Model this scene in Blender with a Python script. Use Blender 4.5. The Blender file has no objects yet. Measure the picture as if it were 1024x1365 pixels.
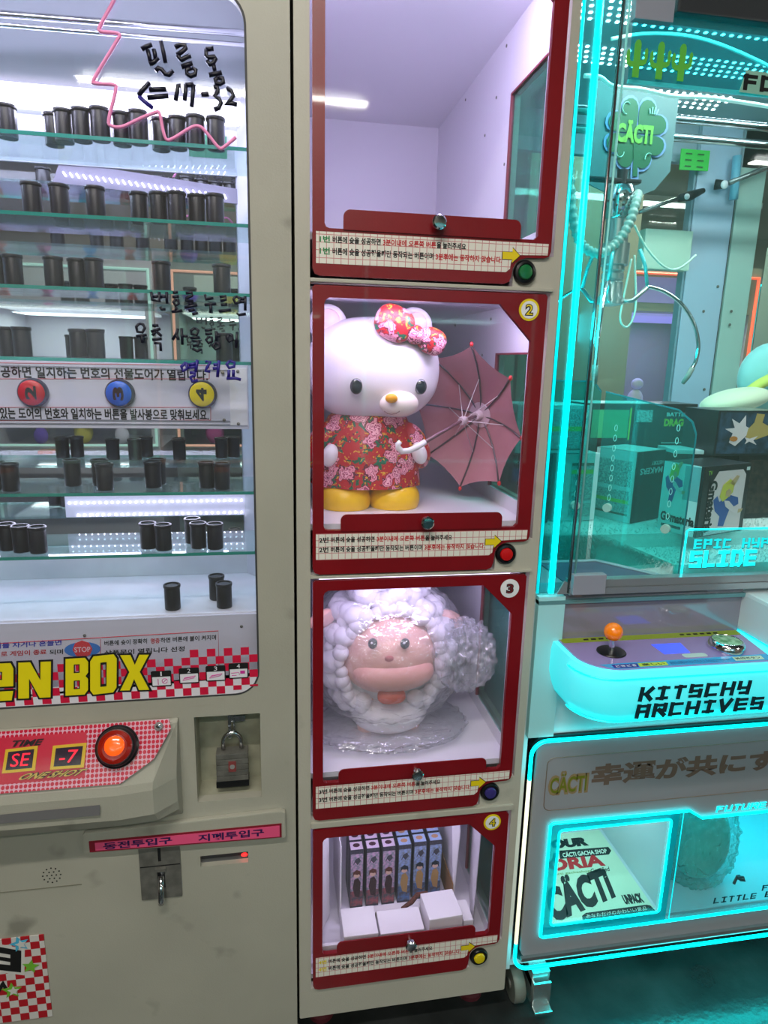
import bpy, bmesh, math, random
from mathutils import Vector, Matrix
random.seed(7)
PI = math.pi
SC = bpy.context.scene
COL = SC.collection
def evalmesh(c):
    o = bpy.data.objects.new('t', c)
    me = bpy.data.meshes.new_from_object(o)
    vs = [v.co.copy() for v in me.vertices]; fs = [tuple(p.vertices) for p in me.polygons]
    bpy.data.objects.remove(o); bpy.data.curves.remove(c); bpy.data.meshes.remove(me)
    return vs, fs
# ------------------------------------------------------------------ camera
FPX = 878.39
RX = Vector((0.98564503, -0.16721224, 0.02332277))
RD = Vector((-0.01483828, -0.22340442, -0.97461289))
RF = Vector((0.16817761, 0.96027628, -0.2226786))
CAM = Vector((0, -1.2, 1.53))
cd = bpy.data.cameras.new('camera'); co = bpy.data.objects.new('camera', cd); COL.objects.link(co)
m3 = Matrix((RX, -RD, -RF)).transposed()
co.matrix_world = Matrix.Translation(CAM) @ m3.to_4x4()
cd.sensor_fit = 'HORIZONTAL'; cd.sensor_width = 36; cd.lens = 36 * FPX / 1024; cd.clip_start = 0.02
SC.camera = co
def F(px, py, y=0.0):            # where a sight line meets the upright plane at depth y
    r = RX * (px - 512) + RD * (py - 682.5) + RF * FPX
    t = (y - CAM.y) / r.y
    return CAM + r * t
# ------------------------------------------------------------------ world, exposure
w = bpy.data.worlds.new('world'); SC.world = w; w.use_nodes = True
w.node_tree.nodes['Background'].inputs[0].default_value = (0.5, 0.52, 0.55, 1)
w.node_tree.nodes['Background'].inputs[1].default_value = 0.25
SC.view_settings.view_transform = 'Standard'; SC.view_settings.look = 'None'
SC.view_settings.gamma = 1; SC.view_settings.use_curve_mapping = False
SC.view_settings.exposure = 0.0
SC.cycles.transparent_max_bounces = 48
SC.cycles.max_bounces = 14
CEIL = 3.0
def lin(c): return tuple(((v/255)/12.92 if v/255 <= .04045 else ((v/255+.055)/1.055)**2.4) for v in c)
def area(name, loc, sx, sy, power, col=(255, 255, 255), rot=(0, 0, 0)):
    l = bpy.data.lights.new(name, 'AREA'); l.shape = 'RECTANGLE'; l.size = sx; l.size_y = sy
    l.energy = power; l.color = lin(col)
    o = bpy.data.objects.new(name, l); COL.objects.link(o); o.location = loc; o.rotation_euler = rot
    return o
# ------------------------------------------------------------------ materials
MATS = {}
def mat(name, c=(200, 200, 200), rough=.5, metal=0, emit=0, ec=None, noise=0, nscale=30, bump=0, bscale=200, spec=.5, trans=0, alpha=1, sheen=0, coat=0, c2=None):
    if name in MATS: return MATS[name]
    m = bpy.data.materials.new(name); m.use_nodes = True; nt = m.node_tree; b = nt.nodes['Principled BSDF']
    lc = lin(c)
    b.inputs['Base Color'].default_value = (*lc, 1); b.inputs['Roughness'].default_value = rough
    b.inputs['Metallic'].default_value = metal; b.inputs['Specular IOR Level'].default_value = spec
    b.inputs['Transmission Weight'].default_value = trans; b.inputs['Alpha'].default_value = alpha
    if sheen: b.inputs['Sheen Weight'].default_value = sheen
    if coat: b.inputs['Coat Weight'].default_value = coat
    if emit:
        b.inputs['Emission Color'].default_value = (*lin(ec or c), 1); b.inputs['Emission Strength'].default_value = emit
    tc = None
    if noise or c2:
        tc = nt.nodes.new('ShaderNodeTexCoord'); n = nt.nodes.new('ShaderNodeTexNoise'); n.inputs['Scale'].default_value = nscale; n.inputs['Detail'].default_value = 5
        r = nt.nodes.new('ShaderNodeValToRGB'); nt.links.new(tc.outputs['Object'], n.inputs['Vector']); nt.links.new(n.outputs['Fac'], r.inputs['Fac'])
        k = lin(c2) if c2 else tuple(v*(1-noise) for v in lc)
        r.color_ramp.elements[0].position = .38; r.color_ramp.elements[1].position = .62
        r.color_ramp.elements[0].color = (*k, 1); r.color_ramp.elements[1].color = (*lc, 1)
        nt.links.new(r.outputs['Color'], b.inputs['Base Color'])
    if bump:
        tc = tc or nt.nodes.new('ShaderNodeTexCoord'); n2 = nt.nodes.new('ShaderNodeTexNoise'); n2.inputs['Scale'].default_value = bscale; n2.inputs['Detail'].default_value = 4
        nt.links.new(tc.outputs['Object'], n2.inputs['Vector'])
        bp = nt.nodes.new('ShaderNodeBump'); bp.inputs['Strength'].default_value = bump; bp.inputs['Distance'].default_value = .003
        nt.links.new(n2.outputs['Fac'], bp.inputs['Height']); nt.links.new(bp.outputs['Normal'], b.inputs['Normal'])
    MATS[name] = m; return m
def glass(name, tint=(255, 255, 255), refl=.08, rough=0.02, haze=0, hc=(255, 255, 255), bump=0, bscale=40):
    if name in MATS: return MATS[name]
    m = bpy.data.materials.new(name); m.use_nodes = True; nt = m.node_tree; N = nt.nodes; L = nt.links
    N.remove(N['Principled BSDF']); out = N['Material Output']
    t = N.new('ShaderNodeBsdfTransparent'); t.inputs[0].default_value = (*lin(tint), 1)
    g = N.new('ShaderNodeBsdfGlossy'); g.inputs['Roughness'].default_value = rough
    lw = N.new('ShaderNodeLayerWeight'); lw.inputs['Blend'].default_value = .5
    pw_ = N.new('ShaderNodeMath'); pw_.operation = 'POWER'; pw_.inputs[1].default_value = 4.5; L.new(lw.outputs['Facing'], pw_.inputs[0])
    mul = N.new('ShaderNodeMath'); mul.operation = 'MULTIPLY_ADD'; mul.inputs[1].default_value = .8; mul.inputs[2].default_value = refl*.55; mul.use_clamp = True
    L.new(pw_.outputs[0], mul.inputs[0])
    mx = N.new('ShaderNodeMixShader'); L.new(mul.outputs[0], mx.inputs[0]); L.new(t.outputs[0], mx.inputs[1]); L.new(g.outputs[0], mx.inputs[2])
    last = mx
    if bump:
        tc = N.new('ShaderNodeTexCoord'); n2 = N.new('ShaderNodeTexNoise'); n2.inputs['Scale'].default_value = bscale; n2.inputs['Detail'].default_value = 3
        L.new(tc.outputs['Object'], n2.inputs['Vector'])
        bp = N.new('ShaderNodeBump'); bp.inputs['Strength'].default_value = bump; bp.inputs['Distance'].default_value = .01
        L.new(n2.outputs['Fac'], bp.inputs['Height']); L.new(bp.outputs['Normal'], g.inputs['Normal']); L.new(bp.outputs['Normal'], lw.inputs['Normal'])
    if haze:
        d = N.new('ShaderNodeBsdfDiffuse'); d.inputs[0].default_value = (*lin(hc), 1)
        m2 = N.new('ShaderNodeMixShader'); m2.inputs[0].default_value = haze
        L.new(mx.outputs[0], m2.inputs[1]); L.new(d.outputs[0], m2.inputs[2]); last = m2
    L.new(last.outputs[0], out.inputs[0]); MATS[name] = m; return m
def texmat(name, build, rough=.5):
    if name in MATS: return MATS[name]
    m = bpy.data.materials.new(name); m.use_nodes = True; b = m.node_tree.nodes['Principled BSDF']
    b.inputs['Roughness'].default_value = rough
    build(m.node_tree, b); MATS[name] = m; return m
def checker(name, c1, c2, scale, rough=.35):
    def f(nt, b):
        tc = nt.nodes.new('ShaderNodeTexCoord'); mp = nt.nodes.new('ShaderNodeMapping'); mp.inputs['Location'].default_value = (.3, .25, .4)
        ck = nt.nodes.new('ShaderNodeTexChecker'); ck.inputs['Scale'].default_value = scale
        ck.inputs[1].default_value = (*lin(c1), 1); ck.inputs[2].default_value = (*lin(c2), 1)
        nt.links.new(tc.outputs['Object'], mp.inputs[0]); nt.links.new(mp.outputs[0], ck.inputs[0]); nt.links.new(ck.outputs[0], b.inputs['Base Color'])
    return texmat(name, f, rough)
def gridmat(name, base, line, sp, lw):
    def f(nt, b):
        N = nt.nodes; L = nt.links; tc = N.new('ShaderNodeTexCoord'); sx = N.new('ShaderNodeSeparateXYZ'); L.new(tc.outputs['Object'], sx.inputs[0])
        o = []
        for a in ('X', 'Z'):
            md = N.new('ShaderNodeMath'); md.operation = 'PINGPONG'; md.inputs[1].default_value = sp/2; L.new(sx.outputs[a], md.inputs[0])
            lt = N.new('ShaderNodeMath'); lt.operation = 'LESS_THAN'; lt.inputs[1].default_value = lw; L.new(md.outputs[0], lt.inputs[0]); o.append(lt)
        mxm = N.new('ShaderNodeMath'); mxm.operation = 'MAXIMUM'; L.new(o[0].outputs[0], mxm.inputs[0]); L.new(o[1].outputs[0], mxm.inputs[1])
        mx = N.new('ShaderNodeMixRGB'); mx.inputs[1].default_value = (*lin(base), 1); mx.inputs[2].default_value = (*lin(line), 1)
        L.new(mxm.outputs[0], mx.inputs[0]); L.new(mx.outputs[0], b.inputs['Base Color'])
    return texmat(name, f)
def dotmat(name, base, dot, sp, r, ax=('X', 'Z')):
    def f(nt, b):
        N = nt.nodes; L = nt.links; tc = N.new('ShaderNodeTexCoord'); sx = N.new('ShaderNodeSeparateXYZ'); L.new(tc.outputs['Object'], sx.inputs[0])
        cx = N.new('ShaderNodeCombineXYZ')
        for i, a in enumerate(ax):
            md = N.new('ShaderNodeMath'); md.operation = 'PINGPONG'; md.inputs[1].default_value = sp/2; L.new(sx.outputs[a], md.inputs[0]); L.new(md.outputs[0], cx.inputs[i])
        ln = N.new('ShaderNodeVectorMath'); ln.operation = 'LENGTH'; L.new(cx.outputs[0], ln.inputs[0])
        lt = N.new('ShaderNodeMath'); lt.operation = 'LESS_THAN'; lt.inputs[1].default_value = r; L.new(ln.outputs['Value'], lt.inputs[0])
        mx = N.new('ShaderNodeMixRGB'); mx.inputs[1].default_value = (*lin(base), 1); mx.inputs[2].default_value = (*lin(dot), 1)
        L.new(lt.outputs[0], mx.inputs[0]); L.new(mx.outputs[0], b.inputs['Base Color'])
    return texmat(name, f, .2)
def floral(name, scale):
    def f(nt, b):
        N = nt.nodes; L = nt.links; tc = N.new('ShaderNodeTexCoord')
        nz = N.new('ShaderNodeTexNoise'); nz.inputs['Scale'].default_value = scale*2.2
        L.new(tc.outputs['Object'], nz.inputs['Vector'])
        cur = None
        def layer(prev, sc, th, col, off, distort):
            mp = N.new('ShaderNodeMapping'); mp.inputs['Location'].default_value = off
            L.new(tc.outputs['Object'], mp.inputs[0])
            v = N.new('ShaderNodeTexVoronoi'); v.inputs['Scale'].default_value = sc
            mxv = N.new('ShaderNodeMixRGB'); mxv.inputs[0].default_value = distort
            L.new(mp.outputs[0], mxv.inputs[1]); L.new(nz.outputs['Color'], mxv.inputs[2]); L.new(mxv.outputs[0], v.inputs['Vector'])
            lt = N.new('ShaderNodeMath'); lt.operation = 'LESS_THAN'; lt.inputs[1].default_value = th; L.new(v.outputs['Distance'], lt.inputs[0])
            mx = N.new('ShaderNodeMixRGB'); L.new(lt.outputs[0], mx.inputs[0]); mx.inputs[2].default_value = (*lin(col), 1)
            if prev is None: mx.inputs[1].default_value = (*lin((178, 22, 34)), 1)
            else: L.new(prev.outputs[0], mx.inputs[1])
            return mx
        cur = layer(None, scale*1.3, .34, (24, 92, 62), (.3, .1, .2), .06)
        cur = layer(cur, scale*2.3, .30, (214, 160, 48), (1.3, .6, .7), .05)
        cur = layer(cur, scale*2.3, .13, (150, 40, 30), (1.3, .6, .7), .05)
        for th, c in ((.40, (96, 24, 50)), (.35, (226, 140, 160)), (.27, (150, 50, 90)), (.23, (238, 170, 186)), (.15, (160, 56, 100)), (.11, (235, 160, 180)), (.05, (130, 40, 80))):
            cur = layer(cur, scale*1.0, th*1.22, c, (.1, .2, .1), .035)
        L.new(cur.outputs[0], b.inputs['Base Color'])
    return texmat(name, f, .45)
# ------------------------------------------------------------------ mesh builder
def spl(P, n=8):
    out = []
    for i in range(len(P)-1):
        p0, p1, p2, p3 = P[max(i-1, 0)], P[i], P[i+1], P[min(i+2, len(P)-1)]
        for j in range(n):
            t = j/n; out.append(.5*((2*p1)+(p2-p0)*t+(2*p0-5*p1+4*p2-p3)*t*t+(3*p1-p0-3*p2+p3)*t**3))
    return out+[P[-1]]
class MB:
    def __init__(s): s.v = []; s.f = []
    def add(s, vs, fs):
        k = len(s.v); s.v += [tuple(v) for v in vs]; s.f += [tuple(i+k for i in f) for f in fs]; return s
    def box(s, x0, x1, y0, y1, z0, z1, M=None):
        vs = [Vector(p) for p in ((x0,y0,z0),(x1,y0,z0),(x1,y1,z0),(x0,y1,z0),(x0,y0,z1),(x1,y0,z1),(x1,y1,z1),(x0,y1,z1))]
        if M: vs = [M @ v for v in vs]
        return s.add(vs, [(0,3,2,1),(4,5,6,7),(0,1,5,4),(1,2,6,5),(2,3,7,6),(3,0,4,7)])
    def quad(s, *p): return s.add(p, [tuple(range(len(p)))])
    def lathe(s, prof, c=(0,0,0), axis='z', n=24, M=None):   # prof [(r,h)]
        vs = []; c = Vector(c)
        for r, h in prof:
            for i in range(n):
                a = 2*PI*i/n; u, v = r*math.cos(a), r*math.sin(a)
                p = {'z': Vector((u, v, h)), 'y': Vector((u, -h, v)), 'x': Vector((h, u, v))}[axis]
                if M: p = M @ p
                vs.append(c + p)
        fs = [(j*n+i, j*n+(i+1) % n, (j+1)*n+(i+1) % n, (j+1)*n+i) for j in range(len(prof)-1) for i in range(n)]
        fs += [tuple(reversed(range(n))), tuple((len(prof)-1)*n+i for i in range(n))]
        return s.add(vs, fs)
    def tube(s, pts, r, n=8, closed=False):
        pts = [Vector(p) for p in pts]; m = len(pts); vs = []
        rr = r if hasattr(r, '__len__') else [r]*m
        up = Vector((0, 0, 1)); prev = None
        for i, p in enumerate(pts):
            a = pts[(i-1) % m] if (closed or i) else p; b = pts[(i+1) % m] if (closed or i < m-1) else p
            t = (b-a).normalized() if (b-a).length > 1e-9 else Vector((0,0,1))
            if prev is None:
                u = t.cross(up) if abs(t.dot(up)) < .95 else t.cross(Vector((1, 0, 0)))
            else: u = prev - t*prev.dot(t)
            u.normalize(); prev = u; v = t.cross(u)
            for k in range(n):
                q = 2*PI*k/n; vs.append(p + (u*math.cos(q)+v*math.sin(q))*rr[i])
        e = m if closed else m-1
        fs = [(i*n+k, i*n+(k+1) % n, ((i+1) % m)*n+(k+1) % n, ((i+1) % m)*n+k) for i in range(e) for k in range(n)]
        if not closed: fs += [tuple(reversed(range(n))), tuple((m-1)*n+k for k in range(n))]
        return s.add(vs, fs)
    def ell(s, c, r, n=16, m=10, M=None, p=1.0):
        c = Vector(c); vs = []
        def sg(x): return math.copysign(abs(x)**p, x)
        for j in range(1, m):
            t = PI*j/m
            for i in range(n):
                a = 2*PI*i/n
                q = Vector((r[0]*sg(math.sin(t))*sg(math.cos(a)), r[1]*sg(math.sin(t))*sg(math.sin(a)), r[2]*sg(math.cos(t))))
                if M: q = M @ q
                vs.append(c+q)
        tp = Vector((0,0,r[2])); bt = -tp
        if M: tp = M @ tp; bt = M @ bt
        k = len(vs); vs += [c+tp, c+bt]
        fs = [(j*n+i, (j+1)*n+i, (j+1)*n+(i+1) % n, j*n+(i+1) % n) for j in range(m-2) for i in range(n)]
        fs += [(k, i, (i+1) % n) for i in range(n)] + [(k+1, (m-2)*n+(i+1) % n, (m-2)*n+i) for i in range(n)]
        return s.add(vs, fs)
    def prism(s, poly, y0, y1):        # polygon in x,z pushed along y
        n = len(poly); vs = [(x, y0, z) for x, z in poly]+[(x, y1, z) for x, z in poly]
        return s.add(vs, [tuple(range(n)), tuple(reversed(range(n, 2*n)))]+[(i, i+n, (i+1) % n+n, (i+1) % n) for i in range(n)])
    def slab(s, poly, z0, z1):         # polygon in x,y pushed along z
        n = len(poly); vs = [(x, y, z0) for x, y in poly]+[(x, y, z1) for x, y in poly]
        return s.add(vs, [tuple(reversed(range(n))), tuple(range(n, 2*n))]+[(i, (i+1) % n, (i+1) % n+n, i+n) for i in range(n)])
    def merge(s, me, M=None):
        vs = [M @ v.co if M else v.co for v in me.vertices]
        return s.add(vs, [tuple(p.vertices) for p in me.polygons])
    def ok(s): return len(s.v) > 0
ROOT = {}
def mk(name, mb, m, parent=None, smooth=False, bevel=0, sub=0):
    me = bpy.data.meshes.new(name)
    off = ROOT.get(parent, Vector((0, 0, 0))) if parent else Vector((0, 0, 0))
    me.from_pydata([tuple(Vector(v)-off) for v in mb.v], [], mb.f); me.update()
    bm = bmesh.new(); bm.from_mesh(me); bmesh.ops.recalc_face_normals(bm, faces=bm.faces)
    if bevel:
        try: bmesh.ops.bevel(bm, geom=[e for e in bm.edges if len(e.link_faces) == 2 and e.calc_face_angle(0) > .6], offset=bevel, segments=2, affect='EDGES', profile=.7)
        except Exception: pass
    bm.to_mesh(me); bm.free()
    if smooth:
        for p in me.polygons: p.use_smooth = True
        if smooth == 'auto':
            me.set_sharp_from_angle(angle=.7)
    if m: me.materials.append(m)
    o = bpy.data.objects.new(name, me); COL.objects.link(o)
    if parent: o.parent = parent; ROOT[o] = off
    else: ROOT[o] = Vector((0, 0, 0))
    return o
def thing(name, label, cat, loc=(0, 0, 0), group=None, rz=0):
    o = bpy.data.objects.new(name, None); COL.objects.link(o); o.location = loc; o.empty_display_size = .05
    o['label'] = label; o['category'] = cat
    if group: o['group'] = group
    o.rotation_euler[2] = rz
    ROOT[o] = Vector(loc) if not rz else Vector((0, 0, 0))   # turned things are built in their own frame
    return o
def tag(o, label, cat, group=None):
    o['label'] = label; o['category'] = cat
    if group: o['group'] = group
    return o
def struct(name, mb, m, **k):
    o = mk(name, mb, m, **k); o['kind'] = 'structure'; return o
def screws(pts, axis, M, parent, r=.0033):
    me = None
    for p in pts:
        if me is None:
            o = mk('screw', MB().lathe([(r, 0), (r, .0012), (r*.3, .002)], (0, 0, 0), axis, 8, M), STEEL, parent); me = o.data
        else:
            o = bpy.data.objects.new('screw', me); COL.objects.link(o); o.parent = parent; ROOT[o] = ROOT[parent]
        o.location = Vector(p)
    return me
def rrect(x0, x1, z0, z1, r, n=6, rs=None):
    rs = rs or (r, r, r, r)            # bl, br, tr, tl
    out = []
    for (cx, cz, a0, q) in ((x0, z0, PI, rs[0]), (x1, z0, 1.5*PI, rs[1]), (x1, z1, 0, rs[2]), (x0, z1, .5*PI, rs[3])):
        sx = 1 if cx == x0 else -1; sz = 1 if cz == z0 else -1
        if q <= 0: out.append((cx, cz)); continue
        for i in range(n+1):
            a = a0+.5*PI*i/n; out.append((cx+sx*q+q*math.cos(a), cz+sz*q+q*math.sin(a)))
    return out
def circ(cx, cz, r, n=24, rz=None): return [(cx+r*math.cos(2*PI*i/n), cz+(rz or r)*math.sin(2*PI*i/n)) for i in range(n)]
def plate(outer, holes, y0, y1):       # a sheet with holes, facing the front
    c = bpy.data.curves.new('p', 'CURVE'); c.dimensions = '2D'; c.fill_mode = 'BOTH'; c.extrude = abs(y1-y0)/2
    for poly in [outer]+list(holes):
        s = c.splines.new('POLY'); s.points.add(len(poly)-1); s.use_cyclic_u = True
        for i, (x, z) in enumerate(poly): s.points[i].co = (x, z, 0, 1)
    vs, fs = evalmesh(c)
    mb = MB(); ym = (y0+y1)/2
    mb.add([(v.x, ym-v.z, v.y) for v in vs], fs)
    return mb
TX = {}
def glyphs(s, bold=0, extr=0):
    k = (s, bold, extr)
    if k in TX: return TX[k]
    c = bpy.data.curves.new('t', 'FONT'); c.body = s; c.offset = bold; c.extrude = extr; c.resolution_u = 3
    vs, fs = evalmesh(c)
    xs = [v.x for v in vs] or [0, 1]; ys = [v.y for v in vs] or [0, 1]
    x0, x1, y0, y1 = min(xs), max(xs), min(ys), max(ys)
    TX[k] = ([((v.x-x0)/(x1-x0), (v.y-y0)/(y1-y0), v.z) for v in vs], fs); return TX[k]
def write(mb, s, O, U, V, bold=.02, shear=0, lift=0):    # text filling the parallelogram O, O+U, O+V
    vs, fs = glyphs(s, bold); O = Vector(O); U = Vector(U); V = Vector(V); n = U.cross(V).normalized()*lift
    mb.add([O+U*(a+shear*b)+V*b+n for a, b, c in vs], fs); return mb
def wr(mb, s, x0, x1, z0, z1, y, bold=.02, shear=0): return write(mb, s, (x0, y, z0), (x1-x0, 0, 0), (0, 0, z1-z0), bold, shear)
def stroke(mb, pts, r, y):             # marker line on a pane
    mb.tube([F(px, py, y) for px, py in pts], r, 6); return mb

BF = {'K': ['0,0,0,1', '0,.5,.5,.5', '.5,.5,1,1', '.5,.5,1,0'], 'I': ['0,1,1,1', '.5,0,.5,1', '0,0,1,0'], 'T': ['0,1,1,1', '.5,0,.5,1'], 'S': ['1,1,0,1', '0,1,0,.5', '0,.5,1,.5', '1,.5,1,0', '1,0,0,0'],
 'C': ['1,1,0,1', '0,1,0,0', '0,0,1,0'], 'H': ['0,0,0,1', '1,0,1,1', '0,.5,1,.5'], 'Y': ['0,1,0,.5', '0,.5,1,.5', '1,1,1,0', '1,0,.2,0'], 'A': ['0,0,0,1', '0,1,1,1', '1,1,1,0', '0,.45,1,.45'], 'R': ['0,0,0,1', '0,1,1,1', '1,1,1,.5', '1,.5,0,.5', '.45,.5,1,0'],
 'V': ['0,1,.4,0', '.4,0,1,1'], 'E': ['0,0,0,1', '0,1,1,1', '0,.5,1,.5', '0,0,1,0'], 'P': ['0,0,0,1', '0,1,1,1', '1,1,1,.5', '1,.5,0,.5'], 'L': ['0,1,0,0', '0,0,1,0'], 'D': ['0,0,0,1', '0,1,.8,1', '.8,1,1,.8', '1,.8,1,.2', '1,.2,.8,0', '.8,0,0,0'],
 'N': ['0,0,0,1', '0,1,1,1', '1,1,1,0'], 'F': ['0,0,0,1', '0,1,1,1', '0,.5,.9,.5', '-.15,1,.1,1'], 'O': ['0,0,0,1', '0,1,1,1', '1,1,1,0', '1,0,0,0'], 'X': ['0,0,1,1', '0,1,1,0'], 'U': ['0,1,0,0', '0,0,1,0', '1,0,1,1'], 'M': ['0,0,0,1', '0,1,1,1', '.5,1,.5,.3', '1,1,1,0']}
def block(mb, s, x0, x1, z0, z1, y, t, tv=None, gap=.42, lean=0):     # squared techno capitals made of bars
    tv = tv or t; n = len(s); adv = (x1-x0)/(n+(n-1)*gap*.5); W_ = adv; k = 0
    for ch in s:
        xa = x0+k*adv*(1+gap*.5); k += 1
        if ch == ' ': continue
        w_ = W_-tv; h_ = z1-z0-t
        for q in BF[ch]:
            a, b, c, d = map(float, q.split(','))
            p = Vector((xa+tv/2+a*w_+lean*b*h_, z0+t/2+b*h_)); r = Vector((xa+tv/2+c*w_+lean*d*h_, z0+t/2+d*h_)); u = (r-p).normalized()
            th = t if abs(u.x) > .9 else tv; e = th*.5; nn_ = Vector((-u.y, u.x))*th/2; p2 = p-u*e; r2 = r+u*e
            mb.add([(v.x, y, v.y) for v in (p2-nn_, r2-nn_, r2+nn_, p2+nn_)], [(0, 1, 2, 3)])
            y -= .00002
    return mb
# common materials
RED = mat('red lacquer', (128, 7, 20), .32, noise=.12, nscale=9, bump=.08, bscale=300, coat=.3)
CREAM = mat('cream powder coat', (184, 180, 167), .38, noise=.06, nscale=3, bump=.1, bscale=240)
GREYC = mat('grey cream paint', (172, 169, 156), .42, noise=.09, nscale=4, bump=.1, bscale=260)
def grime(m, c, k):
    nt = m.node_tree; N = nt.nodes; L = nt.links; b = N['Principled BSDF']; src = b.inputs['Base Color'].links[0].from_socket
    tc = N.new('ShaderNodeTexCoord'); n = N.new('ShaderNodeTexNoise'); n.inputs['Scale'].default_value = 9; n.inputs['Detail'].default_value = 3; L.new(tc.outputs['Object'], n.inputs['Vector'])
    r = N.new('ShaderNodeMapRange'); r.inputs['From Min'].default_value = .64; r.inputs['From Max'].default_value = .76; r.inputs['To Max'].default_value = k; L.new(n.outputs['Fac'], r.inputs['Value'])
    mx = N.new('ShaderNodeMixRGB'); mx.inputs[2].default_value = (*lin(c), 1); L.new(r.outputs[0], mx.inputs[0]); L.new(src, mx.inputs[1]); L.new(mx.outputs[0], b.inputs['Base Color'])
grime(GREYC, (96, 94, 84), .55); grime(CREAM, (110, 104, 90), .4)
WHITE = mat('white laminate', (228, 226, 232), .4)
WHITEP = mat('white plastic', (232, 232, 236), .35)
BLACK = mat('black plastic', (16, 16, 20), .3)
BLACKM = mat('black print', (14, 14, 16), .6)
REDP = mat('red print', (190, 24, 34), .55)
CHROME = mat('chrome', (215, 215, 220), .12, 1)
STEEL = mat('brushed steel', (128, 126, 120), .4, .45, noise=.3, nscale=40)
DARKM = mat('dark metal', (50, 50, 54), .45, .8)
YEL = mat('yellow print', (232, 205, 20), .4)
CLEAR = glass('clear pane', (250, 250, 252), .035)
CLEARD = glass('clear door pane', (252, 252, 254), .04, .04, .02)
GEDGE = mat('green glass edge', (30, 140, 120), .15, spec=.8)
CYAN = mat('cyan neon', (0, 255, 255), .4, emit=3.4, ec=(0, 250, 255))
CYAN2 = mat('cyan lit acrylic', (0, 225, 235), .3, emit=.75, ec=(0, 235, 245))
WARMT = mat('warm white neon', (255, 252, 215), .4, emit=1.1)
LED_REFL = mat('reflected led glow', (255, 255, 255), .4, emit=9, ec=(240, 240, 255))  # glow for the led reflections set on the mirror

# ================================================================== ROOM
FLOOR = mat('worn dark concrete floor', (50, 53, 53), .24, noise=.45, nscale=6, bump=.25, bscale=60)
struct('floor', MB().box(-4, 6, -4.2, 6.2, -.1, 0), FLOOR)
CEILM = mat('beige ceiling panel', (150, 142, 134), .8)
struct('ceiling', MB().box(-4, 6, -4.2, 6.2, CEIL, CEIL+.1), CEILM)
WALLM = mat('beige painted wall', (150, 146, 130), .8, noise=.05, nscale=2)
struct('wall_back', MB().box(-4, 6, 6.1, 6.2, 0, CEIL), WALLM)
struct('wall_front', MB().box(-4, 6, -4.2, -4.1, 0, CEIL), WALLM)
struct('wall_left', MB().box(-4, -3.9, -4.1, 6.1, 0, CEIL), WALLM)
struct('wall_right', MB().box(5.9, 6, -4.1, 6.1, 0, CEIL), WALLM)
def ceiling_light(x, y, l, p, label):
    t = thing('ceiling_light', label, 'light', (x, y, CEIL), 'long ceiling tube lights')
    mk('housing', MB().box(x-l/2, x+l/2, y-.06, y+.06, CEIL-.05, CEIL-.001), WHITEP, t)
    mk('tube', MB().tube([(x-l/2+.03, y, CEIL-.065), (x+l/2-.03, y, CEIL-.065)], .014), mat('lamp glow', (255, 255, 250), .5, emit=7), t)
    area('ceiling_lamp', (x, y, CEIL-.09), l, .08, p, (255, 250, 240))
ceiling_light(-.4, -1.3, 1.5, 36, 'long white ceiling tube light above and behind the viewer')
ceiling_light(-.2, -2.8, 1.5, 36, 'long white ceiling tube light far behind the viewer')
ceiling_light(4.0, -3.2, 1.5, 36, 'long white ceiling tube light far behind the viewer to the right')
ceiling_light(1.6, 1.75, 1.2, 22, 'added shorter white tube light for the partition behind the claw machine')  # fixture added to brighten the partition at the back
ceiling_light(2.2, 2.6, 1.6, 55, 'long white ceiling tube light over the machines at the back')
ceiling_light(3.6, 4.6, 1.6, 55, 'long white ceiling tube light by the back wall')

# ================================================================== LOCKER COLUMN
LX0, LX1 = .0455, .527
lock = thing('prize_locker', 'tall narrow cream prize locker with four red framed clear doors', 'locker', ((LX0+LX1)/2, .45, 0))
doors = [(2.205, 1.748), (1.656, 1.219), (1.120, .683), (.573, .257)]   # door top, pane bottom
def op(zb0, pb_, top): return [(.071, zb0), (.4365, zb0), (.4365, pb_-.040), (.446, pb_-.030), (.511, pb_-.026), (.511, top), (.071, top)]
opens = [op(1.668, 1.748, 2.22), op(1.130, 1.219, 1.660), op(.594, .683, 1.124), op(.162, .257, .577)]
mk('front_frame', plate(rrect(LX0, LX1, .085, 2.30, .004), opens, 0.0, .02), CREAM, lock)
body = MB().box(LX0, LX0+.012, .02, .92, .085, 2.30).box(.515, LX1, .27, .92, .085, 2.30).box(LX0+.012, .515, .91, .92, .085, 2.3)
body.box(LX0+.012, .515, .02, .91, 2.29, 2.30).box(LX0+.012, .515, .02, .91, .085, .095)
for zz in ((.085, .20), (.50, .72), (1.04, 1.255), (1.58, 1.78), (2.08, 2.30)): body.box(.515, LX1, .05, .27, *zz)
body.box(.515, LX1, .02, .05, .085, 2.30)
mk('side_panels', body, CREAM, lock)
fl = [1.745, 1.225, .690, .180]; cl = [2.20, 1.65, 1.115, .59]
LAM = mat('white laminate lining', (226, 222, 232), .35, bump=.05, bscale=120)
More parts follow.
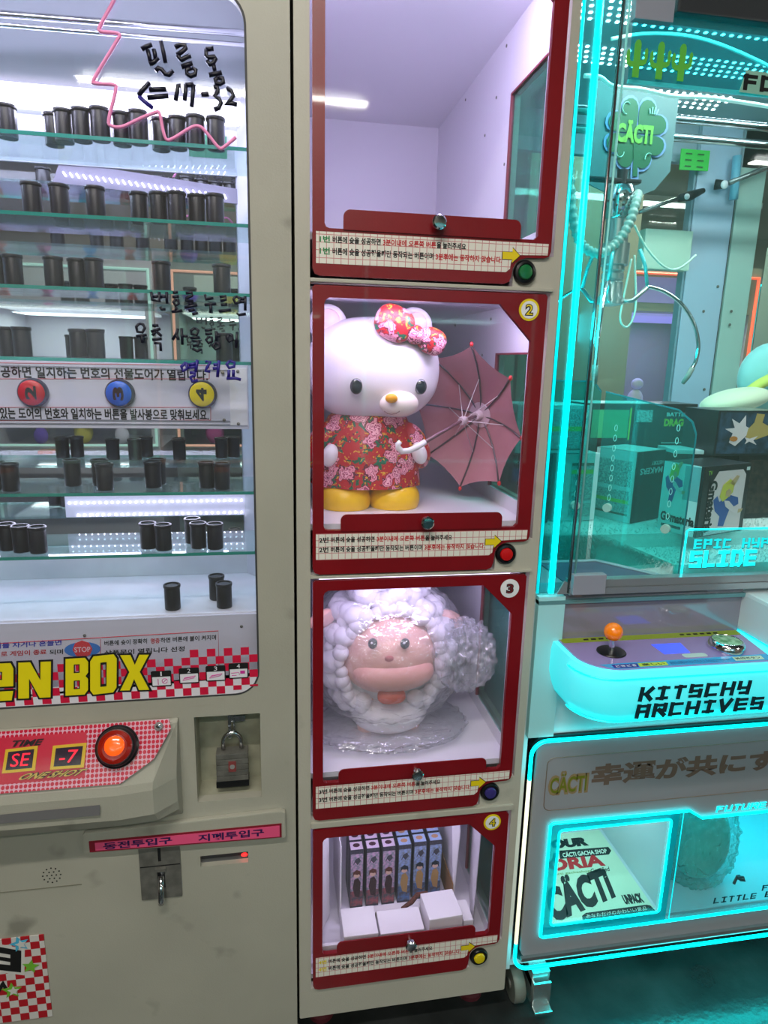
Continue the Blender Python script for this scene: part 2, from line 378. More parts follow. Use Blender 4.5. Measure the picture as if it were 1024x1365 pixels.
for k in range(4):
    lin_ = MB()
    lin_.box(.058, .066, .022, .90, fl[k], cl[k]).box(.066, .500, .88, .90, fl[k], cl[k])
    lin_.box(.066, .503, .022, .90, cl[k], cl[k]+.006)
    # right side sheet with the tall side window
    wz0, wz1 = fl[k]+.03, min(fl[k]+.325, cl[k]-.03)
    lin_.box(.500, .506, .25, .90, fl[k], cl[k]).box(.500, .506, .022, .065, fl[k], cl[k]).box(.500, .506, .065, .25, fl[k], wz0).box(.500, .506, .065, .25, wz1, cl[k])
    mk('compartment_lining', lin_, LAM, lock)
    mk('compartment_floor', MB().box(.066, .503, .022, .90, fl[k]-.012, fl[k]), LAM, lock)
    ed = MB()
    ed.box(.4985, .5065, .246, .252, wz0, wz1).box(.4985, .5065, .063, .252, wz1, wz1+.004)
    mk('window_trim', ed, mat('dull red edge trim', (130, 40, 60), .5), lock)
    mk('side_window', MB().box(.502, .504, .065, .25, wz0, wz1), glass('side window pane', (205, 235, 230), .05), lock)
    screws([(.5, yy, zz) for yy, zz in ((.30, cl[k]-.02), (.35, cl[k]-.10), (.42, fl[k]+.3), (.6, cl[k]-.02), (.27, fl[k]+.20))], 'x', Matrix.Rotation(PI, 3, 'Z'), lock)
    lp = MB().box(.09, .48, .025, .040, cl[k]-.010, cl[k]-.001)
    mk('led_strip', lp, mat('locker led', (235, 225, 255), .5, emit=3), lock)
    area('locker_lamp', (.285, .05, cl[k]-.015), .36, .03, (1.95, .95, .70, .62)[k], (228, 215, 255), (math.radians(38), 0, 0))
BTN = [((20, 110, 60), 'green'), ((200, 20, 24), 'red'), ((58, 50, 120), 'violet'), ((225, 200, 20), 'yellow')]
GRID = gridmat('gridded label paper', (226, 222, 212), (196, 130, 130), .0125, .0006)
for k, (dt, pb) in enumerate(doors):
    zb = (pb-.077, pb-.086, pb-.086, pb-.092)[k]
    ob = [(.075, zb+.012), (.079, zb+.003), (.088, zb), (.418, zb)]
    ob += [(.4275, zb+.004), (.431, zb+.014), (.433, pb-.050), (.438, pb-.040), (.447, pb-.034), (.458, pb-.031), (.492, pb-.030), (.500, pb-.027), (.503, pb-.018)]
    ob += [(.503, dt-.004), (.499, dt), (.079, dt), (.075, dt-.004)]
    hole = [(.104, pb), (.1345, pb), (.1345, pb+.0), (.44, pb), (.470, pb), (.476, pb+.006), (.477, dt-.083), (.414, dt-.020), (.104, dt-.020), (.098, dt-.024), (.0955, dt-.030), (.0955, pb+.008), (.098, pb+.002)]
    door = mk('door', plate(ob, [hole], -.006, .004), RED, lock)
    mk('door_pane', MB().box(.09, .484, .0045, .007, pb-.004, dt-.014), CLEARD, door)
    tab = rrect(.127, .443, pb-.002, pb+.031, .012, rs=(0, 0, .012, .012))
    mk('hand_plate', MB().prism(tab, -.0085, -.006), RED, door, bevel=.0008)
    # knob
    mk('knob', MB().lathe([(.006, -.0085+.0085), (.006, .012), (.0125, .013), (.0125, .020), (.010, .0225), (.004, .023)], (.2895, -.0085, pb+.016), 'y', 24), CHROME, door, smooth='auto')
    # instruction label
    lab = [(.081, pb-.057), (.420, pb-.057), (.4275, pb-.051), (.4285, pb-.040), (.433, pb-.031), (.443, pb-.027), (.497, pb-.025), (.4975, pb-.006), (.081, pb-.006)]
    mk('instruction_label', MB().prism(lab, -.0066, -.006), GRID, door)
    L1 = MB(); L2 = MB(); yy = -.0069; n = str(k+1)
    za, zb2, zc, zd = pb-.0235, pb-.0125, pb-.050, pb-.0385
    Lk = MB() if k in (0, 3) else L1
    wr(Lk, n+'번', .087, .1045, za, zb2, yy, .03); wr(Lk, n+'번', .087, .1045, zc+.0075, zd+.0075, yy, .03)
    wr(L1, '버튼에 슛을 성공하면', .109, .192, za, zb2, yy, .03); wr(L2, '3분이내에 오른쪽 버튼', .196, .290, za, zb2, yy, .03); wr(L1, '을 눌러주세요', .291, .344, za, zb2, yy, .03)
    wr(L1, '버튼에 슛을 성공했을때만 동작되는 버튼이며', .109, .286, zc+.0075, zd+.0075, yy, .03); wr(L2, '3분후에는 동작하지 않습니다.', .290, .411, zc+.0075, zd+.0075, yy, .03)
    mk('black_lettering', L1, BLACKM, door); mk('red_lettering', L2, REDP, door)
    if k == 0: mk('green_lettering', Lk, mat('green print', (20, 130, 70), .5), door)
    if k == 3: mk('yellow_lettering', Lk, YEL, door)
    ax, az = .424, pb-.029
    arr = [(ax-.012, az-.006), (ax+.006, az-.006), (ax+.006, az-.012), (ax+.020, az+.001), (ax+.006, az+.013), (ax+.006, az+.006), (ax-.012, az+.006)]
    big = [(x+(x-ax-.002)*.07, z+(z-az)*.13) for x, z in arr]
    mk('arrow', MB().prism(arr, -.0078, -.0074), YEL, door); mk('arrow_outline', MB().prism(big, -.0073, -.0066), BLACKM, door)
    # number badge
    cx, cz = (.469, dt-.028) if k < 3 else (.466, dt-.020)
    if k:
        mk('badge_rim', MB().lathe([(.0195, 0), (.0195, .0012)], (cx, -.006, cz), 'y', 32), YEL if k in (1, 3) else WHITEP, door)
        mk('number_badge', MB().lathe([(.0155, 0), (.0155, .0006)], (cx, -.0072, cz), 'y', 32), WHITEP, door)
        mk('badge_number_outline', wr(MB(), str(k+1), cx-.008, cx+.008, cz-.0105, cz+.0105, -.0080, .07), BLACKM, door)
        mk('badge_number', wr(MB(), str(k+1), cx-.0066, cx+.0066, cz-.009, cz+.009, -.0084, .0), YEL if k in (1, 3) else mat('dark red print', (110, 20, 30), .5), door)
    # push button set in the frame beside the label
    bx, bz = .457, pb-.0555 if k < 3 else pb-.0625
    mk('button_housing', MB().lathe([(.021, 0), (.0215, .004), (.019, .008), (.015, .009), (.0145, .006)], (bx, 0, bz), 'y', 32), BLACK, lock, smooth='auto')
    c, cn = BTN[k]
    o = mk('push_button', MB().lathe([(.013, 0), (.013, .0095), (.0115, .0115), (.006, .0125)], (bx, 0, bz), 'y', 28), mat(cn+' push button', c, .25, coat=.4), lock, smooth='auto'); o['label'] = cn+' round push button'
# ledges between doors (bent lips catching light)
for z, h_ in ((1.6610, .006), (1.1246, .005), (.578, .013)):
    mk('divider_lip', MB().box(.071, .513, -.006, .0, z, z+h_), CREAM, lock, bevel=.0015)
for (x, y) in ((.10, .08), (.47, .08), (.10, .85), (.47, .85)):
    mk('levelling_foot', MB().lathe([(.03, 0), (.03, .012), (.012, .02), (.010, .085)], (x, y, 0), 'z', 20), mat('dull red foot', (90, 30, 40), .5), lock, smooth='auto')

# ================================================================== LEFT GAME MACHINE
gm = thing('film_canister_game_machine', 'wide grey cream game cabinet with rounded window over lit glass shelves', 'game machine', (-.45, .45, 0))
win = rrect(-.93, -.030, .893, 2.085, .045, n=8)
rec = rrect(-.1545, -.0285, .661, .8485, .001)
bill = rrect(-.1545, -.0585, .509, .5345, .0005)
coin = rrect(-.245, -.222, .47, .56, .001)
mk('front_panel', plate(rrect(-1.0, .040, .06, 2.30, .002), [win, rec, bill], 0, .02), GREYC, gm)
b = MB().box(-1.0, -.99, .02, .60, .06, 2.30).box(.030, .040, .02, .60, .06, 2.30).box(-.99, .03, .59, .60, .06, 2.3).box(-.99, .03, .02, .59, 2.29, 2.30).box(-.99, .03, .02, .59, .06, .07)
mk('outer_shell', b, GREYC, gm)
for (x, y) in ((-.9, .1), (-.04, .1), (-.9, .5), (-.04, .5)): mk('foot', MB().lathe([(.03, 0), (.03, .02), (.015, .03), (.015, .062)], (x, y, 0), 'z', 16), DARKM, gm)
GPANE = glass('game window pane', (248, 248, 250), .05, .03, .015)
mk('window_pane', MB().box(-.95, -.024, .006, .010, .875, 2.10), GPANE, gm)
mk('window_gasket', plate(rrect(-.932, -.028, .891, 2.087, .047, n=8), [rrect(-.9285, -.0315, .8945, 2.0835, .0435, n=8)], -.0008, .002), mat('dark gasket', (60, 60, 62), .6), gm)
INW = mat('interior white sheet', (206, 206, 218), .45)
inn = MB().box(-.99, -.98, .021, .58, 1.0, 2.28)
inn.add([(-.020, .021, 1.0), (-.020, .021, 2.28), (-.022, .30, 2.28), (-.022, .30, 1.0)], [(0, 1, 2, 3)])
inn.add([(-.022, .30, 1.0), (-.022, .30, 2.28), (-.066, .36, 2.28), (-.066, .36, 1.0)], [(0, 1, 2, 3)])
inn.box(-.98, -.02, .021, .36, 2.27, 2.28)
inn.box(-.98, -.02, .352, .36, 1.905, 2.28)
mk('interior_lining', inn, INW, gm)
sl = MB().add([(-.98, .352, 2.045), (-.03, .352, 2.045), (-.03, .12, 2.25), (-.98, .12, 2.25)], [(0, 1, 2, 3)])
mk('ceiling_slope', sl, mat('interior grey sheet', (150, 152, 160), .4), gm)
mk('mirror_back', MB().box(-.98, -.066, .356, .362, 1.02, 1.905), mat('mirror', (205, 212, 215), .01, 1), gm)
mk('light_diffuser', MB().box(-.98, -.052, .335, .351, 2.000, 2.042), mat('white light diffuser', (255, 255, 255), .5, emit=2.2, ec=(240, 238, 255)), gm)
area('machine_lamp', (-.5, .30, 2.02), .9, .03, 4.5, (225, 225, 255), (math.radians(-55), 0, 0))
area('machine_front_lamp', (-.5, .035, 2.14), .9, .03, 5.0, (225, 225, 255), (math.radians(25), 0, 0))
area('machine_low_lamp', (-.5, .30, 1.22), .8, .03, 1.4, (225, 225, 255), (math.radians(-80), 0, 0))
for (za, zb2, yy, r) in ((2.099, 2.111, .2, .006), (2.086, 2.092, .2, .004)):
    mk('chrome_rail', MB().tube([(-.97, yy, za-.01), (-.028, yy, zb2)], r, 10), CHROME, gm, smooth=True)
# shelves: glass slabs with green edges
shelfz = [1.889, 1.763, 1.643, 1.520, 1.271, 1.148]
SGL = glass('shelf glass', (238, 250, 249), .07, .03, .05, (190, 225, 225))
for i, z in enumerate(shelfz):
    sh = mk('glass_shelf', MB().box(-.975, -.024, .102, .27, z-.003, z+.003), SGL, gm)
    mk('polished_edge', MB().box(-.975, -.024, .100, .102, z-.003, z+.003), GEDGE, sh)
    br = MB()
    for x in (-.97, -.03): br.box(x-.006, x+.006, .15, .20, z-.012, z-.003)
    mk('shelf_bracket', br, CHROME, gm)
# middle sign plate
mp_ = mk('sign_plate', MB().box(-.975, -.040, .086, .0985, 1.398, 1.5165), mat('white sign board', (214, 214, 228), .35), gm, bevel=.001)
for z in (1.412, 1.405, 1.506):
    mk('rail_line', MB().box(-.97, -.075, .084, .086, z, z+.0022), mat('grey aluminium rail', (165, 165, 176), .35, .6), mp_)
mk('end_bracket', MB().box(-.074, -.042, .0835, .086, 1.405, 1.512), WHITEP, mp_, bevel=.0006)
screws([F(px, py, .0835) for px, py in ((317, 495), (318, 565), (299, 560), (297, 497))], 'y', None, mp_)
T = MB()
for (s, px0, px1, py, h) in (('성공하면 일치하는 번호의 선물도어가 열립니다.', -14, 277, 494.5, 15), ('져 있는 도어의 번호와 일치하는 버튼을 발사봉으로 맞춰보세요.', -15, 278, 550.5, 14)):
    a = F(px0, py, .085); b_ = F(px1, py+1, .085); hh = h/878*1.3
    wr(T, s, a.x, b_.x, a.z-hh/2, a.z+hh/2, .0852, .028)
mk('black_lettering', T, BLACKM, mp_)
LN = MB()
for (p0, p1) in (((-60, 483), (279, 487)), ((-60, 505), (279, 505)), ((-60, 543), (281, 543)), ((-60, 561), (281, 560)), ((279, 487), (279, 505)), ((281, 543), (281, 560))):
    LN.tube([F(*p0, .0855), F(*p1, .0855)], .0005, 4)
mk('red_border_line', LN, REDP, mp_)
for (px, py, c, cn, s) in ((43, 523.5, (196, 24, 36), 'red', '2'), (159, 524.5, (30, 100, 205), 'blue', '3'), (269.5, 525.5, (236, 214, 20), 'yellow', '4')):
    p = F(px, py, .08)
    mk('target_button_rim', MB().lathe([(.0258, 0), (.0258, .008), (.0242, .010), (.0222, .010)], (p.x+.001, .086, p.z), 'y', 36), mat('dark button rim', (46, 46, 66), .3), mp_, smooth='auto')
    o = mk('target_button', MB().lathe([(.0222, 0), (.0222, .011), (.020, .013), (.009, .0135)], (p.x, .086, p.z), 'y', 36), mat(cn+' target button', c, .25), mp_, smooth='auto'); o['label'] = cn+' target button'
    o = mk('button_number', write(MB(), s, (p.x+.009, .0722, p.z-.012), (0, 0, .024), (-.019, 0, 0), .05), BLACKM, mp_)
# reflections of led strips, built as glowing dots low and high on the mirror
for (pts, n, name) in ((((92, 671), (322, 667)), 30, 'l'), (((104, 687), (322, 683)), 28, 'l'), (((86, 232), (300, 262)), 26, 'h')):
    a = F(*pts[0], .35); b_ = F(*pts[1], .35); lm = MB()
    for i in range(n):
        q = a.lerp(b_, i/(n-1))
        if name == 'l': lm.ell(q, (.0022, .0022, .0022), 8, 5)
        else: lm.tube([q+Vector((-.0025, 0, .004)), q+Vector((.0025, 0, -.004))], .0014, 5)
    mk('reflected_led_row', lm, LED_REFL, gm)
a = F(92, 679, .354); b_ = F(330, 675, .354)
mk('reflected_casing', MB().box(-.46, -.055, .3545, .3565, 1.168, 1.222), mat('reflected white casing', (225, 222, 245), .4, emit=.25), gm, bevel=.0005)  # mirrored casing laid on the mirror as a faintly glowing sheet
mk('reflected_casing', MB().add([F(80, 214, .3545), F(318, 252, .3545), F(318, 272, .3545), F(70, 243, .3545)], [(0, 1, 2, 3)]).add([F(80, 214, .356), F(318, 252, .356), F(318, 272, .356), F(70, 243, .356)], [(0, 1, 2, 3)]), mat('reflected lavender casing', (138, 136, 156), .5), gm)  # mirrored ceiling tone laid on the mirror as a flat lavender sheet
mk('green_sticker', MB().box(-.158, -.081, .351, .352, 1.937, 1.980), mat('green sticker', (40, 140, 100), .4), gm)
# bottom ledge and apron
mk('ledge', MB().box(-.98, -.022, .10, .36, .96, 1.024).box(-.98, -.022, .352, .3565, 1.024, 1.10), mat('white ledge', (222, 222, 230), .45, noise=.1, nscale=14), gm, bevel=.002)
ap = mk('apron', MB().box(-.98, -.022, .094, .10, .86, 1.02), INW, gm)
screws([F(322, 835, .094), F(113, 847, .094)], 'y', None, ap)
mk('red_border_line', MB().tube([F(-40, 860, .0935), F(291, 841, .0935), F(292, 895, .0935)], .0009, 4).tube([F(134, 852, .0935), F(134, 900, .0935)], .0005, 4), REDP, ap)
T = MB(); T2 = MB(); T3 = MB()
def aw(mb, s, px0, px1, py0, py1, bold=.02):
    a = F(px0, py1, .0933); c_ = F(px1, py1-(px1-px0)*.055, .0933); d_ = F(px0, py0, .0933)
    write(mb, s, a, c_-a, d_-a, bold)
aw(T2, '기를 차거나 흔들면', -8, 82, 857, 865); aw(T3, '벌로 게임이 종료', -8, 62, 869, 876); aw(T, '되며', 66, 84, 866, 873)
aw(T, '버튼에 슛이 정확히', 139, 196, 854, 861); aw(T3, '명중', 201, 213, 851, 858); aw(T, '하면 버튼에 불이 켜지며', 214, 288, 850, 857); aw(T, '상품문이 열립니다 선정', 139, 246, 867, 874)
mk('black_lettering', T, BLACKM, ap); mk('blue_lettering', T2, mat('blue print', (20, 40, 170), .5), ap); mk('red_lettering', T3, REDP, ap)
p = F(110, 866, .0932)
mk('stop_sign_wings', MB().prism(circ(p.x, p.z, .034, 28, .016), p.y+.0003, p.y+.0006), mat('blue emblem', (50, 120, 200), .5), ap)
mk('stop_sign', MB().prism(circ(p.x, p.z+.001, .0185, 8), p.y-.0002, p.y+.0002), mat('red emblem', (214, 50, 56), .5), ap)
mk('stop_lettering', wr(MB(), 'STOP', p.x-.015, p.x+.015, p.z-.005, p.z+.006, p.y-.0006, .02), mat('pale print', (235, 200, 205), .5), ap)
# chequered strip stuck on the pane: individual red squares thinning out upwards, on white base
sq = .0157; sq2 = MB(); wb = MB(); x = -.93; base = .896
for j in range(8):
    for i in range(58):
        xx = -.031-(i+1)*sq; zz = base+j*sq
        if (i+j) % 2 == 0:
            if j >= 6: continue
            if j == 5 and i % 4 != (0 if j % 2 else 1) and i > 8: continue
            lo = zz; 
            if (j == 0 and i < 3): lo = zz+(.012 if i < 2 else .006)
            sq2.box(xx, xx+sq, -.0012, -.0009, lo, zz+sq)
wb.prism(rrect(-.93, -.032, .8945, .8945+sq*2.2, .02, rs=(.001, .042, 0, 0)), -.0009, -.0006)
mk('red_square_print', sq2, mat('crimson print', (204, 24, 62), .35), gm); mk('white_print', wb, mat('white print', (222, 216, 226), .4), gm)
# title lettering (built letter shapes)
def fitpoly(poly, px0, px1, top, bot, y):     # poly in 0..1 units laid between screen-measured corners on a pane
    a = F(px0, bot[0], y); b_ = F(px1, bot[1], y); c_ = F(px0, top[0], y)
    return [(a.x+(b_.x-a.x)*u+(c_.x-a.x)*v, a.z+(b_.z-a.z)*u+(c_.z-a.z)*v) for u, v in poly]
LET = {
 'e': ([(0,.0),(.95,.0),(1,.25),(.45,.25),(.45,.38),(1,.38),(1,.85),(.9,1),(.1,1),(0,.85)], [[(.40,.56),(.62,.56),(.62,.78),(.40,.78)]]),
 'N': ([(0,0),(.33,0),(.33,.55),(.66,0),(1,0),(1,1),(.68,1),(.68,.48),(.36,1),(0,1)], []),
 'B': ([(0,0),(.85,0),(1,.12),(1,.42),(.88,.5),(1,.6),(1,.88),(.85,1),(0,1)], [[(.36,.16),(.64,.16),(.64,.40),(.36,.40)], [(.36,.60),(.62,.60),(.62,.84),(.36,.84)]]),
 'O': ([(.12,0),(.88,0),(1,.12),(1,.88),(.88,1),(.12,1),(0,.88),(0,.12)], [[(.38,.18),(.62,.18),(.62,.82),(.38,.82)]]),
 'X': ([(0,0),(.34,0),(.5,.32),(.68,0),(1.05,0),(.70,.52),(1.02,1),(.68,1),(.52,.72),(.36,1),(0,1),(.33,.52)], [])}
spec = [('e', -22, 17, (886, 884), (936, 934)), ('N', 24, 67, (884, 880), (932, 930)), ('B', 87, 117, (879, 876), (928, 926)), ('O', 120, 155, (876, 875), (927, 923)), ('X', 160, 197, (874, 871), (921, 920))]
ty = MB(); tb = MB()
for ch, a_, b2, tp_, bt_ in spec:
    o_, hs = LET[ch]
    P_ = fitpoly(o_, a_, b2, tp_, bt_, -.004); H_ = [fitpoly(h, a_, b2, tp_, bt_, -.004) for h in hs]
    m1 = plate(P_, H_, -.0026, -.0020); ty.add(m1.v, m1.f)
    cx = sum(p[0] for p in P_)/len(P_); cz = sum(p[1] for p in P_)/len(P_)
    # outline: offset outward
    n_ = len(P_); B_ = []
    for i in range(n_):
        p0, p1, p2 = Vector(P_[i-1]), Vector(P_[i]), Vector(P_[(i+1) % n_])
        d1 = (p1-p0).normalized(); d2 = (p2-p1).normalized(); n1 = Vector((d1.y, -d1.x)); n2 = Vector((d2.y, -d2.x))
        q = (n1+n2); q = q.normalized()*min(.0036/max(.35, math.sqrt((1+n1.dot(n2))/2)), .008); B_.append(tuple(p1+q))
    H2 = []
    for h in H_:
        hx = sum(p[0] for p in h)/len(h); hz = sum(p[1] for p in h)/len(h); H2.append([(hx+(p[0]-hx)*.62, hz+(p[1]-hz)*.8) for p in h])
    m2 = plate(B_, H2, -.0019, -.0013); tb.add(m2.v, m2.f)
mk('title_lettering', ty, mat('golden yellow print', (232, 214, 22), .3), gm); mk('title_outline', tb, BLACKM, gm)
# four small step pictures
for i, (px, py) in enumerate(((215, 905), (252, 901), (287.5, 898), (318, 894.5))):
    c = F(px, py, -.003); w_, h_ = .0185, .016
    fr = mk('step_picture', plate(rrect(c.x-w_, c.x+w_, c.z-h_, c.z+h_, .003), [rrect(c.x-w_+.002, c.x+w_-.002, c.z-h_+.002, c.z+.004, .001)], -.0022, -.0014), BLACKM, gm)
    mk('picture_ground', MB().box(c.x-w_+.002, c.x+w_-.002, -.0018, -.0013, c.z-h_+.002, c.z+.004), mat('picture white', (226, 224, 232), .4), fr)
    mk('picture_number', wr(MB(), str(i+1), c.x-(.0012 if i == 0 else .003), c.x+(.0012 if i == 0 else .003), c.z+.006, c.z+.0145, -.0026, .0), mat('picture white', (226, 224, 232), .4), fr)
    g = MB()
    if i == 0: g.tube([(c.x+.006+.005*math.cos(a), -.0022, c.z-.005+.005*math.sin(a)) for a in [j*.6 for j in range(11)]], .0006, 4).tube([(c.x-.006, -.0022, c.z-.012), (c.x-.006, -.0022, c.z)], .0007, 4).tube([(c.x+.002, -.0022, c.z-.009), (c.x+.010, -.0022, c.z-.001)], .0006, 4)
    elif i < 3: g.tube([(c.x-.012, -.0022, c.z-.009), (c.x+.008, -.0022, c.z-.005), (c.x+.012, -.0022, c.z-.001), (c.x-.008, -.0022, c.z-.004)], .0007, 4, True).tube([(c.x-.010, -.0022, c.z-.006), (c.x+.008, -.0022, c.z-.002)], .0006, 4)
    else: g.tube([(c.x-.014, -.0022, c.z-.004), (c.x+.0, -.0022, c.z-.003), (c.x+.002, -.0022, c.z-.008)], .0006, 4).box(c.x+.003, c.x+.012, -.0024, -.002, c.z-.006, c.z).tube([(c.x-.013, -.0022, c.z-.009), (c.x-.004, -.0022, c.z-.009)], .0008, 4)
    mk('picture_drawing', g, mat('magenta print', (200, 50, 150), .4), fr)
# handwriting in marker on the pane
INK = mat('marker ink', (14, 12, 34), .4); INKB = mat('blue marker ink', (42, 30, 130), .4)
def hw(strokes, ox, oy, sc, r, m, name, y=-.0006):
    mb = MB()
    for st in strokes: stroke(mb, [(ox+a/sc, oy+b/sc) for a, b in st], r, y)
    return mk(name, mb, m, gm, smooth=True)
H1 = [[(120,165),(165,140),(210,125)],[(172,170),(185,220),(195,265)],[(225,165),(235,205),(240,245)],[(185,290),(225,275),(265,240)],[(285,95),(305,180),(325,280)],
 [(240,350),(265,325),(295,340),(320,375),(350,385),(390,350)],[(405,150),(450,125),(495,130),(500,155),(470,185),(420,215)],[(425,215),(445,240),(460,258),(500,235),(540,220)],[(460,315),(510,298),(555,285)],
 [(545,325),(505,340),(505,375),(540,395),(580,380),(585,345),(550,325)],[(670,165),(735,160)],[(672,165),(672,220),(690,235),(745,230),(755,245),(730,285),(700,295),(680,260)],[(735,300),(745,350)],[(695,385),(750,375),(805,365)],
 [(775,408),(748,425),(755,455),(790,462),(820,445),(815,415),(775,408)],[(190,450),(130,510),(95,560)],[(185,512),(250,507),(330,505)],[(170,578),(260,570),(350,562)],[(410,600),(425,530),(430,480),(455,478)],
 [(487,600),(497,530),(497,470)],[(497,470),(565,468)],[(565,468),(560,540),(548,655)],[(630,550),(660,550),(695,548)],[(735,490),(770,490),(775,520),(745,565),(780,585),(800,620),(780,665),(740,680)],[(845,495),(885,520),(905,560),(880,600),(840,635),(890,625),(935,638)]]
hw(H1, 170, 40, 6.4, .0036, INK, 'handwritten_note')
hw([[(95,565),(150,615),(215,665)]], 170, 40, 6.4, .0034, INKB, 'handwritten_note')
H2 = [[(190,55),(200,120),(255,130),(255,55)],[(200,95),(255,90)],[(315,55),(318,150)],[(265,95),(315,92)],[(262,175),(275,195),(305,195)],
 [(365,60),(405,58)],[(360,95),(412,92)],[(388,115),(368,140),(385,165),(412,150),(405,120),(388,115)],[(390,175),(390,205)],[(355,215),(440,205)],
 [(468,65),(520,60),(520,85),(470,105),(470,125),(530,130)],[(460,180),(560,160)],[(490,150),(520,150)],[(490,205),(540,200)],[(520,235),(565,225)],
 [(622,75),(630,115),(690,105)],[(618,160),(712,150)],[(668,160),(668,225)],[(740,95),(790,90),(790,115),(745,130)],[(750,160),(800,155)],[(732,210),(830,200)],
 [(870,90),(850,115),(865,145),(900,140),(905,105),(870,90)],[(945,90),(945,205)],[(905,110),(945,108)],[(905,135),(945,133)],[(880,225),(895,240),(950,232)],
 [(95,310),(70,335),(80,375),(120,380),(140,345),(125,315),(95,310)],[(70,412),(155,400)],[(115,410),(122,465)],[(200,325),(250,325)],[(190,375),(265,350)],[(225,375),(200,405)],[(235,375),(275,410)],[(200,440),(275,430)],[(215,465),(265,468),(268,530)],
 [(405,350),(390,395),(362,440)],[(390,400),(412,440)],[(435,345),(442,480)],[(442,410),(485,410)],
 [(540,345),(510,365),(515,395),(555,400),(570,365),(540,345)],[(505,425),(580,420)],[(520,450),(575,450),(570,480),(525,490)],[(520,510),(560,530),(595,515)],
 [(620,365),(680,360)],[(625,395),(680,388)],[(655,415),(630,440),(650,465),(680,450),(675,420),(655,415)],[(712,370),(715,450)],[(715,410),(745,408)],[(705,465),(682,490),(705,515),(738,500),(735,470),(705,465)],
 [(815,400),(798,425),(815,455),(845,440),(840,405),(815,400)],[(880,375),(872,505)]]
hw(H2, 170, 380, 6.02, .0027, INK, 'handwritten_note')
H3 = [[(470,620),(432,655),(445,690),(480,670),(470,620)],[(560,600),(548,700)],[(490,640),(550,630)],[(490,665),(550,655)],[(500,705),(545,702),(540,725),(505,740),(520,775),(565,765)],
 [(625,615),(665,615),(640,660),(625,690),(665,695)],[(735,605),(722,740)],[(690,640),(730,636)],[(685,670),(728,665)],[(820,610),(795,635),(815,665),(855,655),(860,620),(820,610)],[(815,680),(812,740)],[(850,680),(850,735)],[(795,750),(870,748),(910,760)]]
hw(H3, 170, 380, 6.02, .0030, INKB, 'handwritten_note')
pk = MB()
raw = [(158,-12),(148,8),(134,34),(134,42),(158,45),(155,56),(126,104),(128,111),(152,113),(154,122),(145,160),(149,168),(163,169),(185,159),(207,150),(213,152),(217,172),(222,186),(232,184),(255,170),(267,169),(278,180),(292,197),(300,195),(318,180)]
sm = []
for i in range(len(raw)-1):
    p0 = raw[max(i-1, 0)]; p1 = raw[i]; p2 = raw[i+1]; p3 = raw[min(i+2, len(raw)-1)]
    for t in (0, .25, .5, .75):
        sm.append(tuple(.5*((2*p1[j])+(-p0[j]+p2[j])*t+(2*p0[j]-5*p1[j]+4*p2[j]-p3[j])*t*t+(-p0[j]+3*p1[j]-3*p2[j]+p3[j])*t**3) for j in (0, 1)))
stroke(pk, sm, .0027, -.0006)
mk('pink_squiggle', pk, mat('pink ink', (250, 150, 200), .5), gm, smooth=True)
# control console
cs = mk('console', MB(), GREYC, gm) if False else None
A = [(-1.0, .035), (-.185, .035), (-.185, -.02), (-.20, -.055), (-.25, -.075), (-1.0, -.075)]
con = MB()
prof = lambda z, k: [(-1.0, 0.0), (-.183, 0.0), (-.183-.004*k, -.030*k), (-.205-.02*k, -.062*k), (-.265-.02*k, -.070*k), (-1.0, -.070*k)]
rings = [(.852, .06), (.846, .30), (.757, 1.0), (.742, 1.06), (.690, 1.04), (.668, .85), (.640, .1)]
vs = []; nn = 6
for z, k in rings:
    for (x, y) in prof(z, k): vs.append((x, y, z))
fs = [(j*nn+i, j*nn+(i+1) % nn, (j+1)*nn+(i+1) % nn, (j+1)*nn+i) for j in range(len(rings)-1) for i in range(nn)] + [tuple(range(nn)), tuple(reversed(range((len(rings)-1)*nn, len(rings)*nn)))]
con.add(vs, fs)
mk('console', con, GREYC, gm, bevel=.003)
# decal plate on the slope
Oc = Vector((-.9, -.0215, .8465)); Tz = (Vector((0, -.0735, .757))-Vector((0, -.0225, .846))); Tl = Tz.length; Tz.normalize(); Nn = Vector((0, Tz.z, -Tz.y)); 
if Nn.y > 0: Nn = -Nn
def S(x, s, h=0): return Vector((x, -.0225, .846))+Tz*s+Nn*h     # slope coords: x, distance down, height off
def slopepoly(poly, h0, h1):
    n = len(poly); mb = MB(); mb.add([S(x, s, h0) for x, s in poly]+[S(x, s, h1) for x, s in poly], [tuple(range(n)), tuple(reversed(range(n, 2*n)))]+[(i, (i+1) % n, (i+1) % n+n, i+n) for i in range(n)]); return mb
def onslope(px, py):
    r = RX*(px-512)+RD*(py-682.5)+RF*FPX; o = S(0, 0, .003); t = (o-CAM).dot(Nn)/r.dot(Nn); q = CAM+r*t
    return q.x, (q-S(0, 0)).dot(Tz)
dp = [onslope(*p) for p in ((-60, 980), (225, 958), (228, 971), (205, 1012), (160, 1045), (-60, 1063))]
decal = mk('console_decal', slopepoly(dp, .0005, .0025), dotmat('dotted pink decal', (226, 190, 205), (206, 20, 60), .0075, .0031), gm)
rp = [onslope(*p) for p in ((-60, 988), (113, 976), (116, 980), (113, 1033), (108, 1037), (-60, 1051))]
mk('red_field', slopepoly(rp, .0026, .0031), mat('crimson print', (204, 24, 62), .35), decal)
